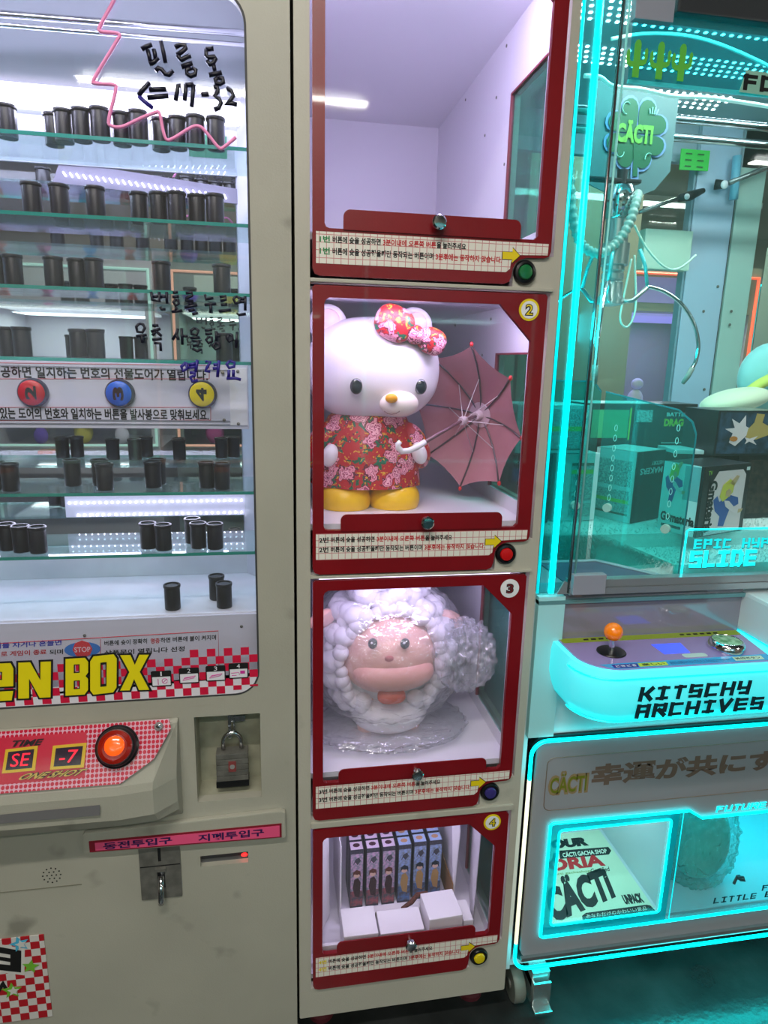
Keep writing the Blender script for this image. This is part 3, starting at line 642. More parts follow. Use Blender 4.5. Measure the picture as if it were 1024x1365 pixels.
for (c4, txt) in ((((8, 999), (51, 994), (47, 1027), (3, 1031)), 'SE'), (((71, 994), (116, 990), (112, 1023), (67, 1026)), '-7')):
    pp = [onslope(*p) for p in c4]
    mk('display_frame', slopepoly(pp, .0032, .0050), mat('display yellow', (222, 200, 30), .35), decal)
    cx = sum(p[0] for p in pp)/4; cs_ = sum(p[1] for p in pp)/4
    mk('display_glass', slopepoly([(cx+(p[0]-cx)*.8, cs_+(p[1]-cs_)*.76) for p in pp], .0051, .0056), mat('display dark glass', (58, 50, 64), .1), decal)
    t_ = MB(); write(t_, txt, S(cx-.016, cs_+.011, .006), Vector((.030, 0, 0)), -Tz*.022, 0, .1); mk('display_digits', t_, mat('red digits', (255, 30, 60), .5, emit=.8), decal)
t_ = MB(); a = onslope(22, 1040); write(t_, 'ONE SHOT', S(a[0], a[1], .0066), Vector((.105, 0, 0)), -Tz*.0105, .02, .15); mk('gold_lettering', t_, mat('gold print', (214, 196, 90), .4), decal)
t_ = MB(); write(t_, 'ONE SHOT', S(a[0], a[1], .0060), Vector((.106, 0, 0)), -Tz*.011, .09, .15); mk('lettering_outline', t_, BLACKM, decal)
t_ = MB(); a = onslope(13, 996); write(t_, 'TIME', S(a[0], a[1], .0056), Vector((.052, 0, 0)), -Tz*.011, .03, .12); mk('dark_lettering', t_, BLACKM, decal)
mk('decal_cover', slopepoly(dp, .0074, .0084), glass('console cover', (255, 250, 252), .10, .05), decal)
a = onslope(212, 968); Mq = Vector((0, 0, 1)).rotation_difference(Nn).to_matrix()
mk('cover_screw', MB().lathe([(.008, 0), (.008, .001), (.004, .001), (.004, .003), (.001, .004)], S(a[0], a[1], .0072), 'z', 16, Mq), CHROME, decal)
a = onslope(157, 995)
mk('big_button_collar', MB().lathe([(.0385, 0), (.0385, .003), (.035, .005), (.034, .015), (.031, .018)], S(a[0], a[1], .0072), 'z', 40, Mq), BLACK, gm, smooth='auto')
mk('big_button_cap', MB().lathe([(.0305, .0), (.0305, .018), (.029, .022), (.023, .0245), (.022, .023), (.012, .0235)], S(a[0], a[1], .0072), 'z', 40, Mq), mat('dark red translucent cap', (150, 24, 10), .15, coat=1), gm, smooth='auto')
mk('big_button_glow', MB().lathe([(.0175, .0), (.0175, .0245), (.014, .027), (.006, .028)], S(a[0], a[1]-.002, .0072), 'z', 40, Mq), mat('orange lit cap', (255, 90, 20), .2, emit=.9, ec=(255, 80, 20), coat=1), gm, smooth='auto')
mk('grey_strip', MB().add([F(-60, 1092, -.078), F(133, 1073, -.078), F(133, 1087, -.078), F(-60, 1103, -.078), F(-60, 1092, -.0735), F(133, 1073, -.0735), F(133, 1087, -.0735), F(-60, 1103, -.0735)], [(0,1,2,3),(4,7,6,5),(0,4,5,1),(1,5,6,2),(2,6,7,3),(3,7,4,0)]), mat('grey strip', (112, 110, 112), .4), gm)
# lock recess
rb = MB().box(-.158, -.154, .02, .075, .657, .853).box(-.029, -.025, .02, .075, .657, .853).box(-.158, -.025, .02, .075, .848, .852).box(-.158, -.025, .02, .075, .657, .661).box(-.158, -.025, .071, .075, .657, .852)
mk('lock_recess', rb, mat('recess paint', (168, 166, 146), .45, noise=.2, nscale=25), gm)
mk('hasp', MB().box(-.094, -.088, .045, .070, .77, .84).box(-.094, -.06, .052, .056, .803, .816).box(-.083, -.0805, .045, .06, .78, .845), CHROME, gm, bevel=.0007)
pad = thing('padlock', 'grey steel padlock hanging in the square recess of the game machine', 'padlock', (-.086, .028, .676))
sp = [(-.104, .034, .755)]+[(-.086+.018*math.cos(a), .034, .770+.020*math.sin(a)) for a in [PI-j*PI/8 for j in range(9)]]+[(-.068, .034, .755)]
mk('shackle', MB().tube(sp, .0042, 10), CHROME, pad, smooth=True)
bd = MB()
for z0 in range(5): bd.box(-.118, -.0545, .018, .046, .690+z0*.0125, .690+z0*.0125+.0117)
mk('lock_body', bd, STEEL, pad, bevel=.0018); mk('lock_base', MB().box(-.119, -.0535, .017, .047, .676, .6895), BLACK, pad, bevel=.002)
mk('lock_plate', MB().box(-.0935, -.0785, .0165, .018, .712, .735), mat('plate maroon', (130, 60, 60), .4), pad)
mk('lock_emblem', MB().lathe([(.005, 0), (.005, .0005)], (-.086, .0163, .7235), 'y', 16), mat('emblem grey', (180, 180, 180), .3, .5), pad)
# coin / bill sign
st = mk('insert_sign', MB().prism([(-.372, .577), (.016, .567), (.019, .570), (.019, .628), (.010, .632), (-.368, .622), (-.372, .617)], -.012, 0), GREYC, gm, bevel=.003)
mk('pink_plate', MB().prism([(-.361, .5795), (.0105, .5715), (.0105, .604), (-.361, .604)], -.0135, -.012), mat('dark red edging', (130, 20, 40), .4), st)
mk('pink_field', MB().prism([(-.350, .583), (.0065, .5745), (.0065, .600), (-.350, .600)], -.0145, -.0135), mat('pink sign print', (232, 84, 130), .4), st)
t_ = MB(); wr(t_, '동전투입구', -.335, -.205, .583, .599, -.0148, .03); mk('navy_lettering', wr(MB(), '지폐투입구', -.155, -.025, .5805, .5975, -.0148, .03), mat('navy print', (48, 22, 80), .5), st)
mk('navy_lettering', t_, mat('navy print', (48, 22, 80), .5), st)
cp = mk('coin_plate', plate(rrect(-.273, -.193, .446, .574, .002), [rrect(-.2365, -.2305, .533, .566, .0005), rrect(-.240, -.225, .47, .515, .0005)], -.003, .0), STEEL, gm)
mk('plate_seam', MB().box(-.272, -.194, -.0036, -.003, .5235, .5255), DARKM, cp)
mk('coin_slot_back', MB().box(-.245, -.220, -.0008, -.0002, .465, .57), BLACK, cp)
mk('return_lever', MB().tube([(-.2325, -.002, .50), (-.2325, -.014, .470), (-.2325, -.018, .455), (-.2325, -.016, .446)], .0065, 12), CHROME, cp, smooth=True)
mk('reject_button', MB().box(-.243, -.222, -.008, -.003, .513, .521), STEEL, cp, bevel=.001)
mk('bill_acceptor', MB().box(-.156, -.057, .030, .034, .505, .538).box(-.156, -.057, .012, .030, .505, .517), mat('grey acceptor', (90, 90, 92), .4), gm)
mk('acceptor_light', MB().ell((-.0665, .009, .5205), (.0065, .003, .004), 12, 8), mat('red indicator', (255, 30, 30), .5, emit=4), gm)
h_ = MB()
for (r_, n_) in ((.0, 1), (.0085, 6), (.0165, 12)):
    for i in range(n_):
        a = 2*PI*i/n_; h_.lathe([(.0016, 0), (.0016, .0004)], (-.439+r_*math.cos(a), -.0001, .525+r_*math.sin(a)), 'y', 8)
mk('speaker_holes', h_, BLACK, gm)
# grime marks
h_ = MB()
mk('lower_seam', MB().box(-1.0, -.385, -.0012, 0, .497, .4985), mat('seam shade', (120, 118, 104), .6), gm)
# lower left chequered poster
ps = mk('corner_poster', MB().box(-.9, -.465, -.0025, -.0005, .186, .390), checker('red white checks', (176, 24, 36), (205, 200, 196), 58), gm)
bw = [(0, 0), (1, .12), (1, 1), (0, .95), (0, .72), (.62, .75), (.62, .60), (.1, .56), (.1, .42), (.62, .45), (.62, .32), (0, .24)]
mk('poster_lettering', MB().prism(fitpoly(bw, -10, 28, (1259, 1262), (1292, 1300), -.003), -.0034, -.0028).prism([( F(a, b2, -.003).x, F(a, b2, -.003).z) for a, b2 in ((-6, 1322), (4, 1307), (13, 1322), (10, 1324), (4, 1316), (-2, 1326))], -.0034, -.0028), BLACKM, ps)
mk('poster_lettering_halo', MB().prism(fitpoly([(-.1, -.1), (1.12, .02), (1.12, 1.1), (-.1, 1.06)], -10, 28, (1259, 1262), (1292, 1300), -.003), -.0028, -.0026), mat('poster white', (208, 204, 200), .5), ps)
def star(cx, cz, r, rot): return [(cx+(r if i % 2 == 0 else r*.45)*math.cos(rot+i*PI/5), cz+(r if i % 2 == 0 else r*.45)*math.sin(rot+i*PI/5)) for i in range(10)]
for (px, py, r_, c, rot) in ((26, 1258, .019, (70, 170, 205), .5), (41, 1288, .017, (110, 175, 50), .1), (16, 1320, .020, (110, 175, 50), .3)):
    q = F(px, py, -.003); o = mk('poster_star', MB().prism(star(q.x, q.z, r_, rot), -.0042, -.0036), mat('star %d' % c[0], c, .5), ps)
    if px != 41: mk('poster_star', MB().prism(star(q.x+.003, q.z-.001, r_*.6, rot), -.0048, -.0043), mat('poster white', (208, 204, 200), .5), ps)

# ---------------- film canisters
CANM = mat('black canister plastic', (12, 12, 18), .34, spec=.45)
CANI = mat('canister recess', (58, 58, 68), .5)
cproto = thing('film_canister', '', 'canister', (0, 0, 0))
mk('canister_body', MB().lathe([(.0145, 0), (.0157, .0012), (.0157, .046), (.0155, .0465)], (0, 0, 0), 'z', 28), CANM, cproto, smooth='auto')
mk('canister_cap', MB().lathe([(.0167, .0465), (.0172, .0475), (.0172, .0515), (.0165, .0525), (.0135, .0525), (.013, .0495), (.004, .0492)], (0, 0, 0), 'z', 28), CANI if False else CANM, cproto, smooth='auto')
mk('cap_recess', MB().lathe([(.0128, .0497), (.0128, .0500), (.006, .0502)], (0, 0, 0), 'z', 24), CANI, cproto)
rows = [
 ('highest glass shelf', 1.892, [(-45,1),(10,1),(60,0),(80,0),(107,0),(134,0),(160,0),(185,0),(211,0),(236,0),(261,0),(288,0)]),
 ('second glass shelf from the top', 1.766, [(-30,0),(43,0),(80,0),(128,0),(186,1),(211,0),(236,0),(262,0),(287,0)]),
 ('third glass shelf from the top', 1.646, [(-6,0),(18,0),(72,0),(101,0),(126,0),(216,0),(296,0)]),
 ('glass shelf just above the numbered targets', 1.523, [(6,0),(30,0),(103,0),(128,0),(299,0)]),
 ('glass shelf just below the numbered targets', 1.274, [(-9,0),(14,0),(97,2),(134,2),(140,0),(204,1),(203,-1),(275,0),(296,0)]),
 ('lowest glass shelf', 1.151, [(-25,0),(3,0),(26,0),(51,0),(196,0),(218,0),(257,2),(264,0),(287,0)]),
 ('white bottom ledge', 1.0245, [(230,0),(289,2),(299,0)])]
ordn = ['', 'second ', 'third ', 'fourth ', 'fifth ', 'sixth ', 'seventh ', 'eighth ', 'ninth ', 'tenth ', 'eleventh ', 'twelfth ']
first = True
for rn, z, lst in rows:
    lst = sorted(lst, key=lambda t: -t[0]); N_ = len(lst); pl = []
    for i, (px, dy) in enumerate(lst):
        y = .130+{0: 0, 1: .024, 2: .050, -1: -.010}[dy]
        q = F(px, 640 if z < 1.3 else 300, y)
        # solve for the height the canister stands at
        for it in range(3):
            pz = 682.5
        # find x at this z: sample py so that ray height matches
        lo, hi = 0, 1000
        for it in range(30):
            mid = (lo+hi)/2
            if F(px, mid, y).z > z+.02: lo = mid
            else: hi = mid
        x = F(px, mid, y).x
        for (a, b2) in pl:       # keep neighbours from touching
            if math.hypot(a-x, b2-y) < .0350: y = b2+math.sqrt(max(0, .0352**2-(a-x)**2))
        pl.append((x, y))
        if i == 0: nm = 'rightmost'
        elif i == N_-1 and i > 2: nm = 'leftmost'
        else: nm = ordn[i].strip()+' from the right'
        lb = 'black film canister %s on the %s' % (nm, rn)
        if first: o = cproto; first = False; o.location = (x, y, z)
        else:
            o = cproto.copy(); COL.objects.link(o); o.location = (x, y, z)
            for ch in cproto.children:
                c_ = ch.copy(); COL.objects.link(c_); c_.parent = o
        o.rotation_euler[2] = random.random()*6
        o['label'] = lb; o['category'] = 'canister'; o['group'] = 'black film canisters on the game machine shelves'

# ================================================================== LOCKER CONTENTS
def FZ(px, py, z):               # where a sight line meets the level plane at height z
    r = RX*(px-512)+RD*(py-682.5)+RF*FPX
    return CAM+r*((z-CAM.z)/r.z)
VINYL = mat('white vinyl', (236, 232, 236), .35, coat=.2)
FLO = floral('floral print cloth', 30)
t = thing('animal_doll', 'big white animal doll in red floral dress with yellow feet, second compartment', 'doll', (.20, .21, 1.225))
hd = MB().ell((.215, .215, 1.512), (.142, .112, .108), 40, 24, p=.86)
mk('head', hd, VINYL, t, smooth=True)
for x, rot in ((.120, -.35), (.302, .35)):
    mk('ear', MB().ell((x, .215, 1.603), (.040, .026, .040), 24, 16, Matrix.Rotation(rot, 3, 'Y')), VINYL, t, smooth=True)
for px, py in ((475, 515), (561, 515.5)):
    q = F(px, py, .103 if px < 500 else .120)
    o = mk('eye', MB().ell(q, (.0125, .006, .0155), 20, 12), mat('glossy black eye', (20, 28, 36), .1, coat=1), t, smooth=True)
mk('muzzle', MB().ell((.256, .118, 1.448), (.040, .030, .026), 24, 14), mat('warm white vinyl', (240, 226, 216), .4), t, smooth=True)
q = F(522, 531, .086)
mk('nose', MB().ell(q, (.0125, .008, .0095), 20, 12), mat('yellow orange vinyl', (238, 164, 20), .35), t, smooth=True)
mk('mouth', MB().tube([F(512, 548, .088), F(517, 551, .087), F(522, 552, .086), F(528, 551, .087), F(533, 548, .088)], .0011, 6), mat('mouth brown', (120, 90, 90), .5), t, smooth=True)
for x, rot in ((.120, -.35), (.302, .35)):
    mk('inner_ear', MB().ell((x, .194, 1.608), (.024, .010, .024), 20, 12), mat('pale pink vinyl', (240, 205, 205), .4), t, smooth=True)
dress = MB()
pr = [(.060, 1.43), (.078, 1.415), (.094, 1.38), (.104, 1.33), (.110, 1.285), (.112, 1.272), (.104, 1.270)]
vs = []; n = 48
for r, z in pr:
    for i in range(n):
        a = 2*PI*i/n; k = 1+.018*math.sin(a*9)*(1.43-z)/.16
        vs.append((.205+r*1.08*k*math.cos(a), .205+r*.80*k*math.sin(a), z))
dress.add(vs, [(j*n+i, j*n+(i+1) % n, (j+1)*n+(i+1) % n, (j+1)*n+i) for j in range(len(pr)-1) for i in range(n)]+[tuple(range(n)), tuple(reversed(range((len(pr)-1)*n, len(pr)*n)))])
mk('dress', dress, FLO, t, smooth='auto')
for sx, a in ((-1, .25), (1, -.2)):
    mk('sleeve', MB().ell((.205+sx*.098, .190, 1.355), (.033, .038, .055), 20, 14, Matrix.Rotation(-sx*.5, 3, 'Y')), FLO, t, smooth=True)
mk('hand', MB().ell(F(440, 607, .150), (.017, .018, .024), 18, 12, Matrix.Rotation(.3, 3, 'Y')), VINYL, t, smooth=True)
mk('hand', MB().ell(F(559, 604, .150), (.016, .020, .024), 18, 12, Matrix.Rotation(-.3, 3, 'Y')), VINYL, t, smooth=True)
YV = mat('yellow vinyl', (240, 192, 10), .35, coat=.2)
for cx, cy in ((.155, .180), (.262, .182)):
    f_ = MB(); f_.ell((cx, cy, 1.243), (.056, .062, .042), 28, 16, p=.9)
    f_.v = [(x, y, max(z, 1.2255)) for x, y, z in f_.v]
    mk('foot', f_, YV, t, smooth='auto')
mk('leg', MB().lathe([(.040, 1.243), (.045, 1.285)], (.165, .205, 0), 'z', 24), YV, t, smooth='auto'); mk('leg', MB().lathe([(.040, 1.243), (.045, 1.285)], (.25, .205, 0), 'z', 24), YV, t, smooth='auto')
# bow on the head
bc = F(553, 446, .115)
ax = (F(575, 455, .115)-F(525, 431, .115)).normalized(); Mb = Matrix.Rotation(math.atan2(-ax.z, ax.x), 3, 'Y')
bo = mk('bow', MB().ell(F(526, 431, .112), (.040, .017, .034), 28, 18, Mb, p=.8).ell(F(576, 455, .118), (.029, .017, .026), 28, 18, Mb, p=.8), FLO, t, smooth=True)
mk('bow_knot', MB().ell(bc, (.021, .020, .019), 22, 14, Mb), FLO, bo, smooth=True)
for (x0, y0, x1, y1) in ((432, 492, 438, 493), (432, 528, 436, 530)):
    pass
# umbrella
um = thing('toy_umbrella', 'small open mauve umbrella with grey ribs leaning beside the doll', 'umbrella', (.36, .12, 1.23))
C0 = Vector((.416, .178, 1.412)); aa = math.radians(53)
nrm = Vector((-math.sin(aa), -math.cos(aa), -.16)).normalized(); ux = Vector((math.cos(aa), -math.sin(aa), 0)); uy = nrm.cross(ux).normalized()
if uy.z < 0: uy = -uy
RR = .158; apex = C0-nrm*.055
def rim(i, k=1.0, bow=True):
    a = PI/2-.17+i*PI/4; rr = RR*k; h = .055*(k**2)
    return apex+nrm*h+ux*rr*.88*math.cos(a)+uy*rr*math.sin(a)
can = MB(); KS = [.0, .25, .5, .75, 1.0]; SUB = 4
vs = [apex]; fs = []
for k in KS[1:]:
    for i in range(8):
        for s_ in range(SUB):
            tt = s_/SUB; p = rim(i, k).lerp(rim(i+1, k), tt); sag = 4*tt*(1-tt)
            p = p+(apex+nrm*.055*k*k-p)*(.05*sag*k)
            vs.append(p)
W = 8*SUB
for i in range(W): fs.append((0, 1+i, 1+(i+1) % W))
for j in range(3):
    for i in range(W): fs.append((1+j*W+i, 1+j*W+(i+1) % W, 1+(j+1)*W+(i+1) % W, 1+(j+1)*W+i))
can.add(vs, fs)
mk('canopy', can, mat('mauve umbrella cloth', (168, 110, 120), .7, noise=.05, nscale=90), um, smooth=True)
RIB = mat('grey rib', (92, 78, 86), .35, .5)
hub = apex+nrm*.030; run = apex+nrm*.066
for i in range(8):
    rb = mk('rib', MB().tube([rim(i, k)+nrm*.003 for k in (.04, .25, .5, .75, .99)], .0019, 6), RIB, um, smooth=True)
    mk('strut', MB().tube([run, rim(i, .52)+nrm*.005], .0010, 5), mat('pale strut', (180, 165, 170), .4, .3), rb)
    mk('rib_tip', MB().ell(rim(i, 1.02), (.0042, .0042, .0055), 10, 8), mat('red tip', (190, 20, 34), .4), rb, smooth=True)
mk('centre_patch', MB().tube([apex+nrm*.004, apex+nrm*.006], [.028, .027], 20), mat('pale mauve patch', (190, 160, 172), .5), um)
mk('hub', MB().tube([apex+nrm*.005, apex+nrm*.012, apex+nrm*.020], [.011, .011, .008], 14), mat('pale hub', (196, 176, 186), .4), um)
mk('runner', MB().tube([run-nrm*.010, run, run+nrm*.008], [.007, .010, .008], 14), mat('pale hub', (196, 176, 186), .4), um)
hend = F(567, 589, .085)
mk('shaft', MB().tube([apex-nrm*.012, run+nrm*.01, hend], [.0035, .0035, .0042], 10), mat('mauve shaft', (120, 84, 98), .3, .3), um, smooth=True)
hp = [hend, F(556, 596, .080), F(545, 601, .077), F(536, 601.5, .075), F(531, 597, .074), F(530.5, 592, .074), F(534, 588.5, .074)]
mk('handle', MB().tube(hp, [.0062]*5+[.0055, .0045], 12), VINYL, um, smooth=True)
bs_ = F(607, 650, .20)
# lamb doll in plastic
t = thing('lamb_doll', 'round fluffy white lamb doll with peach face, third compartment', 'doll', (.256, .20, .690))
SKIN = mat('peach vinyl', (240, 186, 170), .38, coat=.15); WOOL = mat('white wool vinyl', (234, 230, 234), .45)
cx, cy, cz = .262, .225, .870
face = MB(); face.ell((cx, cy-.03, cz+.012), (.108, .100, .098), 36, 24, p=.92)
fv = []
for x, y, z in face.v:
    k = 1+.10*max(0, min(1, (cz+.01-z)/.05)); fv.append((cx+(x-cx)*k, y, z))
face.v = fv
mk('head', face, SKIN, t, smooth=True)
ml = MB().ell((cx+.002, cy-.092, cz-.016), (.092, .050, .040), 32, 20, p=.95)
mk('muzzle', ml, mat('pink peach vinyl', (238, 176, 164), .38, coat=.15), t, smooth=True)
wool = MB()
random.seed(3)
for j in range(9):
    for i in range(26):
        th = PI*(j+.5)/9; ph = 2*PI*(i+(j % 2)*.5)/26
        d = Vector((math.sin(th)*math.cos(ph), math.sin(th)*math.sin(ph), math.cos(th)))
        front = d.y < -.35
        el = math.hypot(d.x/.78, (d.z+.02)/.72)
        if front and el < 1.0: continue
        r = .155
        p = Vector((cx+d.x*r*.93, cy+d.y*.12, cz+.008+d.z*r*1.02))
        p += Vector((random.uniform(-.006, .006), random.uniform(-.006, .006), random.uniform(-.006, .006)))
        s_ = random.uniform(.019, .029); wool.ell(p, (s_, s_, s_*.9), 10, 7)
wool.ell((cx, cy+.02, cz-.01), (.140, .11, .145), 24, 16)
w_ = mk('wool', wool, WOOL, t, smooth=True); w_['kind'] = 'stuff'
wr_ = MB()                                     # smaller curls round the face
for i in range(40):
    a = 2*PI*i/40
    for q in range(2):
        rr = 1.0+.16*q
        px_, pz_ = cx+.118*rr*math.cos(a), cz+.006+.118*rr*math.sin(a)*(1 if math.sin(a) > 0 else 1.18)
        if math.sin(a) < -.62 and abs(math.cos(a)) < .35 and q == 0: continue
        s_ = random.uniform(.013, .020); wr_.ell((px_+random.uniform(-.004, .004), cy-.075+.03*q, pz_+random.uniform(-.004, .004)), (s_, s_, s_), 10, 7)
w2 = mk('face_curls', wr_, WOOL, t, smooth=True); w2['kind'] = 'stuff'
mk('chin_beard', MB().ell((cx+.002, cy-.045, cz-.138), (.090, .070, .045), 24, 14), WOOL, t, smooth=True)
EB = mat('black vinyl', (24, 28, 34), .2, coat=.6)
for px, py in ((497, 858), (540, 858)):
    yq = cy-.128; q = F(px, py, yq)
    e_ = mk('eye', MB().ell(q, (.0105, .006, .0125), 20, 12), EB, t, smooth=True)
    mk('eye_glint', MB().ell(q+Vector((-.003, -.0058, .004)), (.0028, .0015, .0028), 10, 6), VINYL, e_, smooth=True)
mk('nose', MB().ell(F(519, 878, cy-.155), (.010, .005, .007), 16, 10), mat('rose nose', (196, 110, 110), .4), t, smooth=True)
mk('mouth', MB().ell((cx-.004, cy-.106, cz-.068), (.032, .020, .016), 20, 12, p=.8), mat('orange mouth', (216, 84, 50), .5), t, smooth=True)
for px, rot in ((600, .5), (430, -.5)):
    mk('ear', MB().ell(F(px, 825, cy-.03), (.034, .014, .020), 20, 12, Matrix.Rotation(rot, 3, 'Y')), SKIN, t, smooth=True)
for x in (cx-.05, cx+.055):
    mk('leg', MB().lathe([(.021, .6905), (.023, .70), (.020, .74), (.020, .78)], (x, cy-.045, 0), 'z', 20), SKIN, t, smooth='auto')
bag = MB(); random.seed(11)
def wrinkle(mb, c, r, n, m, amp, seed, ears=None):
    k0 = len(mb.v); mb.ell(c, r, n, m, p=.95); rnd = random.Random(seed)
    dirs = [(Vector((rnd.gauss(0, 1), rnd.gauss(0, 1), rnd.gauss(0, 1))).normalized(), rnd.uniform(7, 26), rnd.uniform(0, 6)) for _ in range(10)]
    for i in range(k0, len(mb.v)):
        p = Vector(mb.v[i]); d = (p-Vector(c)); u = Vector((d.x/r[0], d.y/r[1], d.z/r[2]))
        s_ = sum(abs(math.sin(u.dot(dd)*f_+ph))-.5 for dd, f_, ph in dirs)/10
        mb.v[i] = tuple(p+d.normalized()*amp*s_*2)
    return mb
PB = glass('clear wrinkled plastic', (252, 252, 254), .30, .10, .09, (240, 240, 245), .9, 34)
wrinkle(bag, (.262, .225, .872), (.185, .165, .172), 120, 80, .012, 4)
bag.v = [(min(max(x, .070), .496), max(y, .03), min(max(z, .6915), 1.108)) for x, y, z in bag.v]
bg_ = thing('plastic_bag', 'clear crinkled plastic bag wrapped loosely round the lamb doll', 'plastic bag', (.262, .225, .6915))
mk('bag_film', bag, PB, bg_, smooth='auto')
b2 = MB(); wrinkle(b2, (.428, .150, .880), (.068, .07, .075), 90, 60, .022, 9)
b2.v = [(min(x, .496), y, z) for x, y, z in b2.v]
mk('gathered_end', b2, glass('crinkled plastic gather', (250, 250, 252), .20, .15, .16, (240, 240, 245), 1.0, 60), bg_, smooth='auto')
sk = MB(); wrinkle(sk, (.262, .165, .712), (.175, .115, .022), 90, 26, .022, 5)
sk.v = [(min(max(x, .070), .49), max(y, .03), max(z, .6905)) for x, y, z in sk.v]
mk('bag_skirt', sk, PB, bg_, smooth='auto')

# narrow prize boxes
def narrow_box(x, y, kind, label):
    w_, d_, h_ = .0325, .029, .170
    t = thing('prize_box', label, 'box', (x, y, .1805), 'narrow prize boxes in the bottom compartment')
    mk('box_body', MB().box(x, x+w_, y, y+d_, .1805, .1805+h_), mat('dark box card', (44, 42, 58), .35), t, bevel=.0006)
    return t
def deco_narrow(t, x, y, kind):
    w_, d_, h_ = .0325, .029, .170; z0 = .1805
    c1 = (198, 158, 190) if kind == 'pink' else (140, 165, 215)
    c2 = (150, 70, 80) if kind == 'pink' else (70, 110, 160)
    mk('front_print', MB().box(x+.001, x+w_-.001, y-.0006, y-.0001, z0+.05, z0+h_-.012), mat(kind+' front print', c1, .35, c2=(120, 130, 140), nscale=140), t)
    mk('front_band', MB().box(x+.001, x+w_-.001, y-.0006, y-.0001, z0+.006, z0+.05), mat(kind+' lower print', (70, 70, 78), .35, c2=c2, nscale=90), t)
    mk('top_print', MB().box(x+.001, x+w_-.001, y+.001, y+d_-.001, z0+h_+.0001, z0+h_+.0005), mat(kind+' top print', (226, 205, 226) if kind == 'pink' else (170, 195, 232), .35), t)
    mk('top_figure', MB().ell((x+w_*.5, y+d_*.55, z0+h_+.0006), (.009, .007, .0004), 12, 6), mat(kind+' figure print', (70, 30, 50) if kind == 'pink' else (196, 150, 110), .4), t)
    f_ = MB(); cxx = x+w_*.5
    f_.prism([(cxx-.004, z0+.035), (cxx+.008, z0+.03), (cxx+.010, z0+.075), (cxx+.004, z0+.088), (cxx-.006, z0+.085), (cxx-.010, z0+.06)], y-.0012, y-.0007)
    mk('figure_clothes', f_, mat(kind+' clothes print', (50, 24, 30) if kind == 'pink' else (176, 140, 84), .4), t)
    mk('figure_face', MB().prism(circ(cxx, z0+.097, .0075, 16), y-.0014, y-.0009), mat('face print', (218, 180, 160), .4), t)
    mk('figure_hair', MB().prism([(cxx-.010, z0+.093), (cxx-.006, z0+.101), (cxx+.001, z0+.099), (cxx+.006, z0+.100), (cxx+.010, z0+.092), (cxx+.009, z0+.108), (cxx, z0+.113), (cxx-.009, z0+.107)], y-.0018, y-.0014), mat(kind+' hair print', (90, 44, 34) if kind == 'pink' else (22, 30, 48), .4), t)
    mk('logo_print', MB().prism([(x+.006, z0+.125), (x+.012, z0+.135), (x+.018, z0+.127), (x+.026, z0+.138), (x+.022, z0+.148), (x+.012, z0+.143)], y-.0012, y-.0007), mat(kind+' logo', (60, 60, 70), .4), t)
cols = ['leftmost', 'second', 'third', 'fourth', 'fifth', 'sixth']; rws = ['front', 'middle', 'back']
protos = {}
for i in range(6):
    kind = 'pink' if i < 3 else 'blue'
    for r in range(3):
        x = .1800+i*.0405; y = .190+.005*(i > 3)+r*.0345
        lb = 'narrow upright %s prize box, %s column from the left, %s row' % (kind, cols[i], rws[r]) if i else 'narrow upright pink prize box, leftmost column, %s row' % rws[r]
        if kind not in protos:
            o = narrow_box(x, y, kind, lb); deco_narrow(o, x, y, kind); protos[kind] = (o, x, y)
        else:
            p0, x0, y0 = protos[kind]; o = p0.copy(); COL.objects.link(o); o['label'] = lb
            o.location = (x, y, .1805)
            for ch in p0.children:
                c_ = ch.copy(); COL.objects.link(c_); c_.parent = o
PAPER = mat('white card', (232, 228, 232), .7)
# white cartons in front
def carton(x0, x1, y0, y1, z0, z1, label, rz=0):
    t = tag(mk('white_carton', MB().box(x0, x1, y0, y1, z0, z1, Matrix.Translation(((x0+x1)/2, (y0+y1)/2, 0)) @ Matrix.Rotation(rz, 4, 'Z') @ Matrix.Translation((-(x0+x1)/2, -(y0+y1)/2, 0))), PAPER, None, bevel=.002), label, 'carton', 'plain white cartons at the bottom compartment front'); return t
carton(.148, .228, .040, .120, .1805, .250, 'plain white carton at the front left of the narrow boxes')
carton(.234, .338, .045, .112, .1805, .240, 'plain white long low carton in the front middle')
carton(.346, .428, .044, .124, .1805, .266, 'tallest plain white carton, front right of the middle', .05)
carton(.434, .458, .050, .112, .1805, .244, 'plain white carton in the front right corner')
carton(.078, .142, .040, .048, .1805, .232, 'plain white carton in the front left corner')
tray = thing('display_tray', 'white card display tray holding the narrow prize boxes', 'tray', (.30, .19, .181))
mk('tray_front', MB().box(.150, .432, .140, .146, .1806, .207).box(.150, .432, .146, .184, .1806, .184), PAPER, tray)
mk('tray_side', MB().prism([(.150, .1806), (.153, .1806), (.153, .40), (.150, .40)], .146, .32), PAPER, tray)
mk('brown_edge', MB().box(.4325, .4345, .146, .31, .184, .26), mat('brown card', (150, 110, 70), .8), tray)
sl_ = MB(); sl_.add([(.436, .15, .19), (.442, .34, .19), (.442, .36, .565), (.428, .20, .565), (.448, .16, .40)], [(0, 1, 2, 3, 4)]); 
sl_.add([(.438, .15, .19), (.444, .34, .19), (.444, .36, .565), (.430, .20, .565), (.450, .16, .40)], [(4, 3, 2, 1, 0)])
tag(mk('card_sheet', sl_, PAPER), 'tall bent white card sheet right of the narrow boxes', 'card')
sl_ = MB(); sl_.add([(.464, .07, .19), (.494, .20, .19), (.494, .20, .50), (.474, .08, .52)], [(0, 1, 2, 3)]).add([(.4655, .0695, .19), (.4955, .1995, .19), (.4955, .1995, .50), (.4755, .0795, .52)], [(3, 2, 1, 0)])
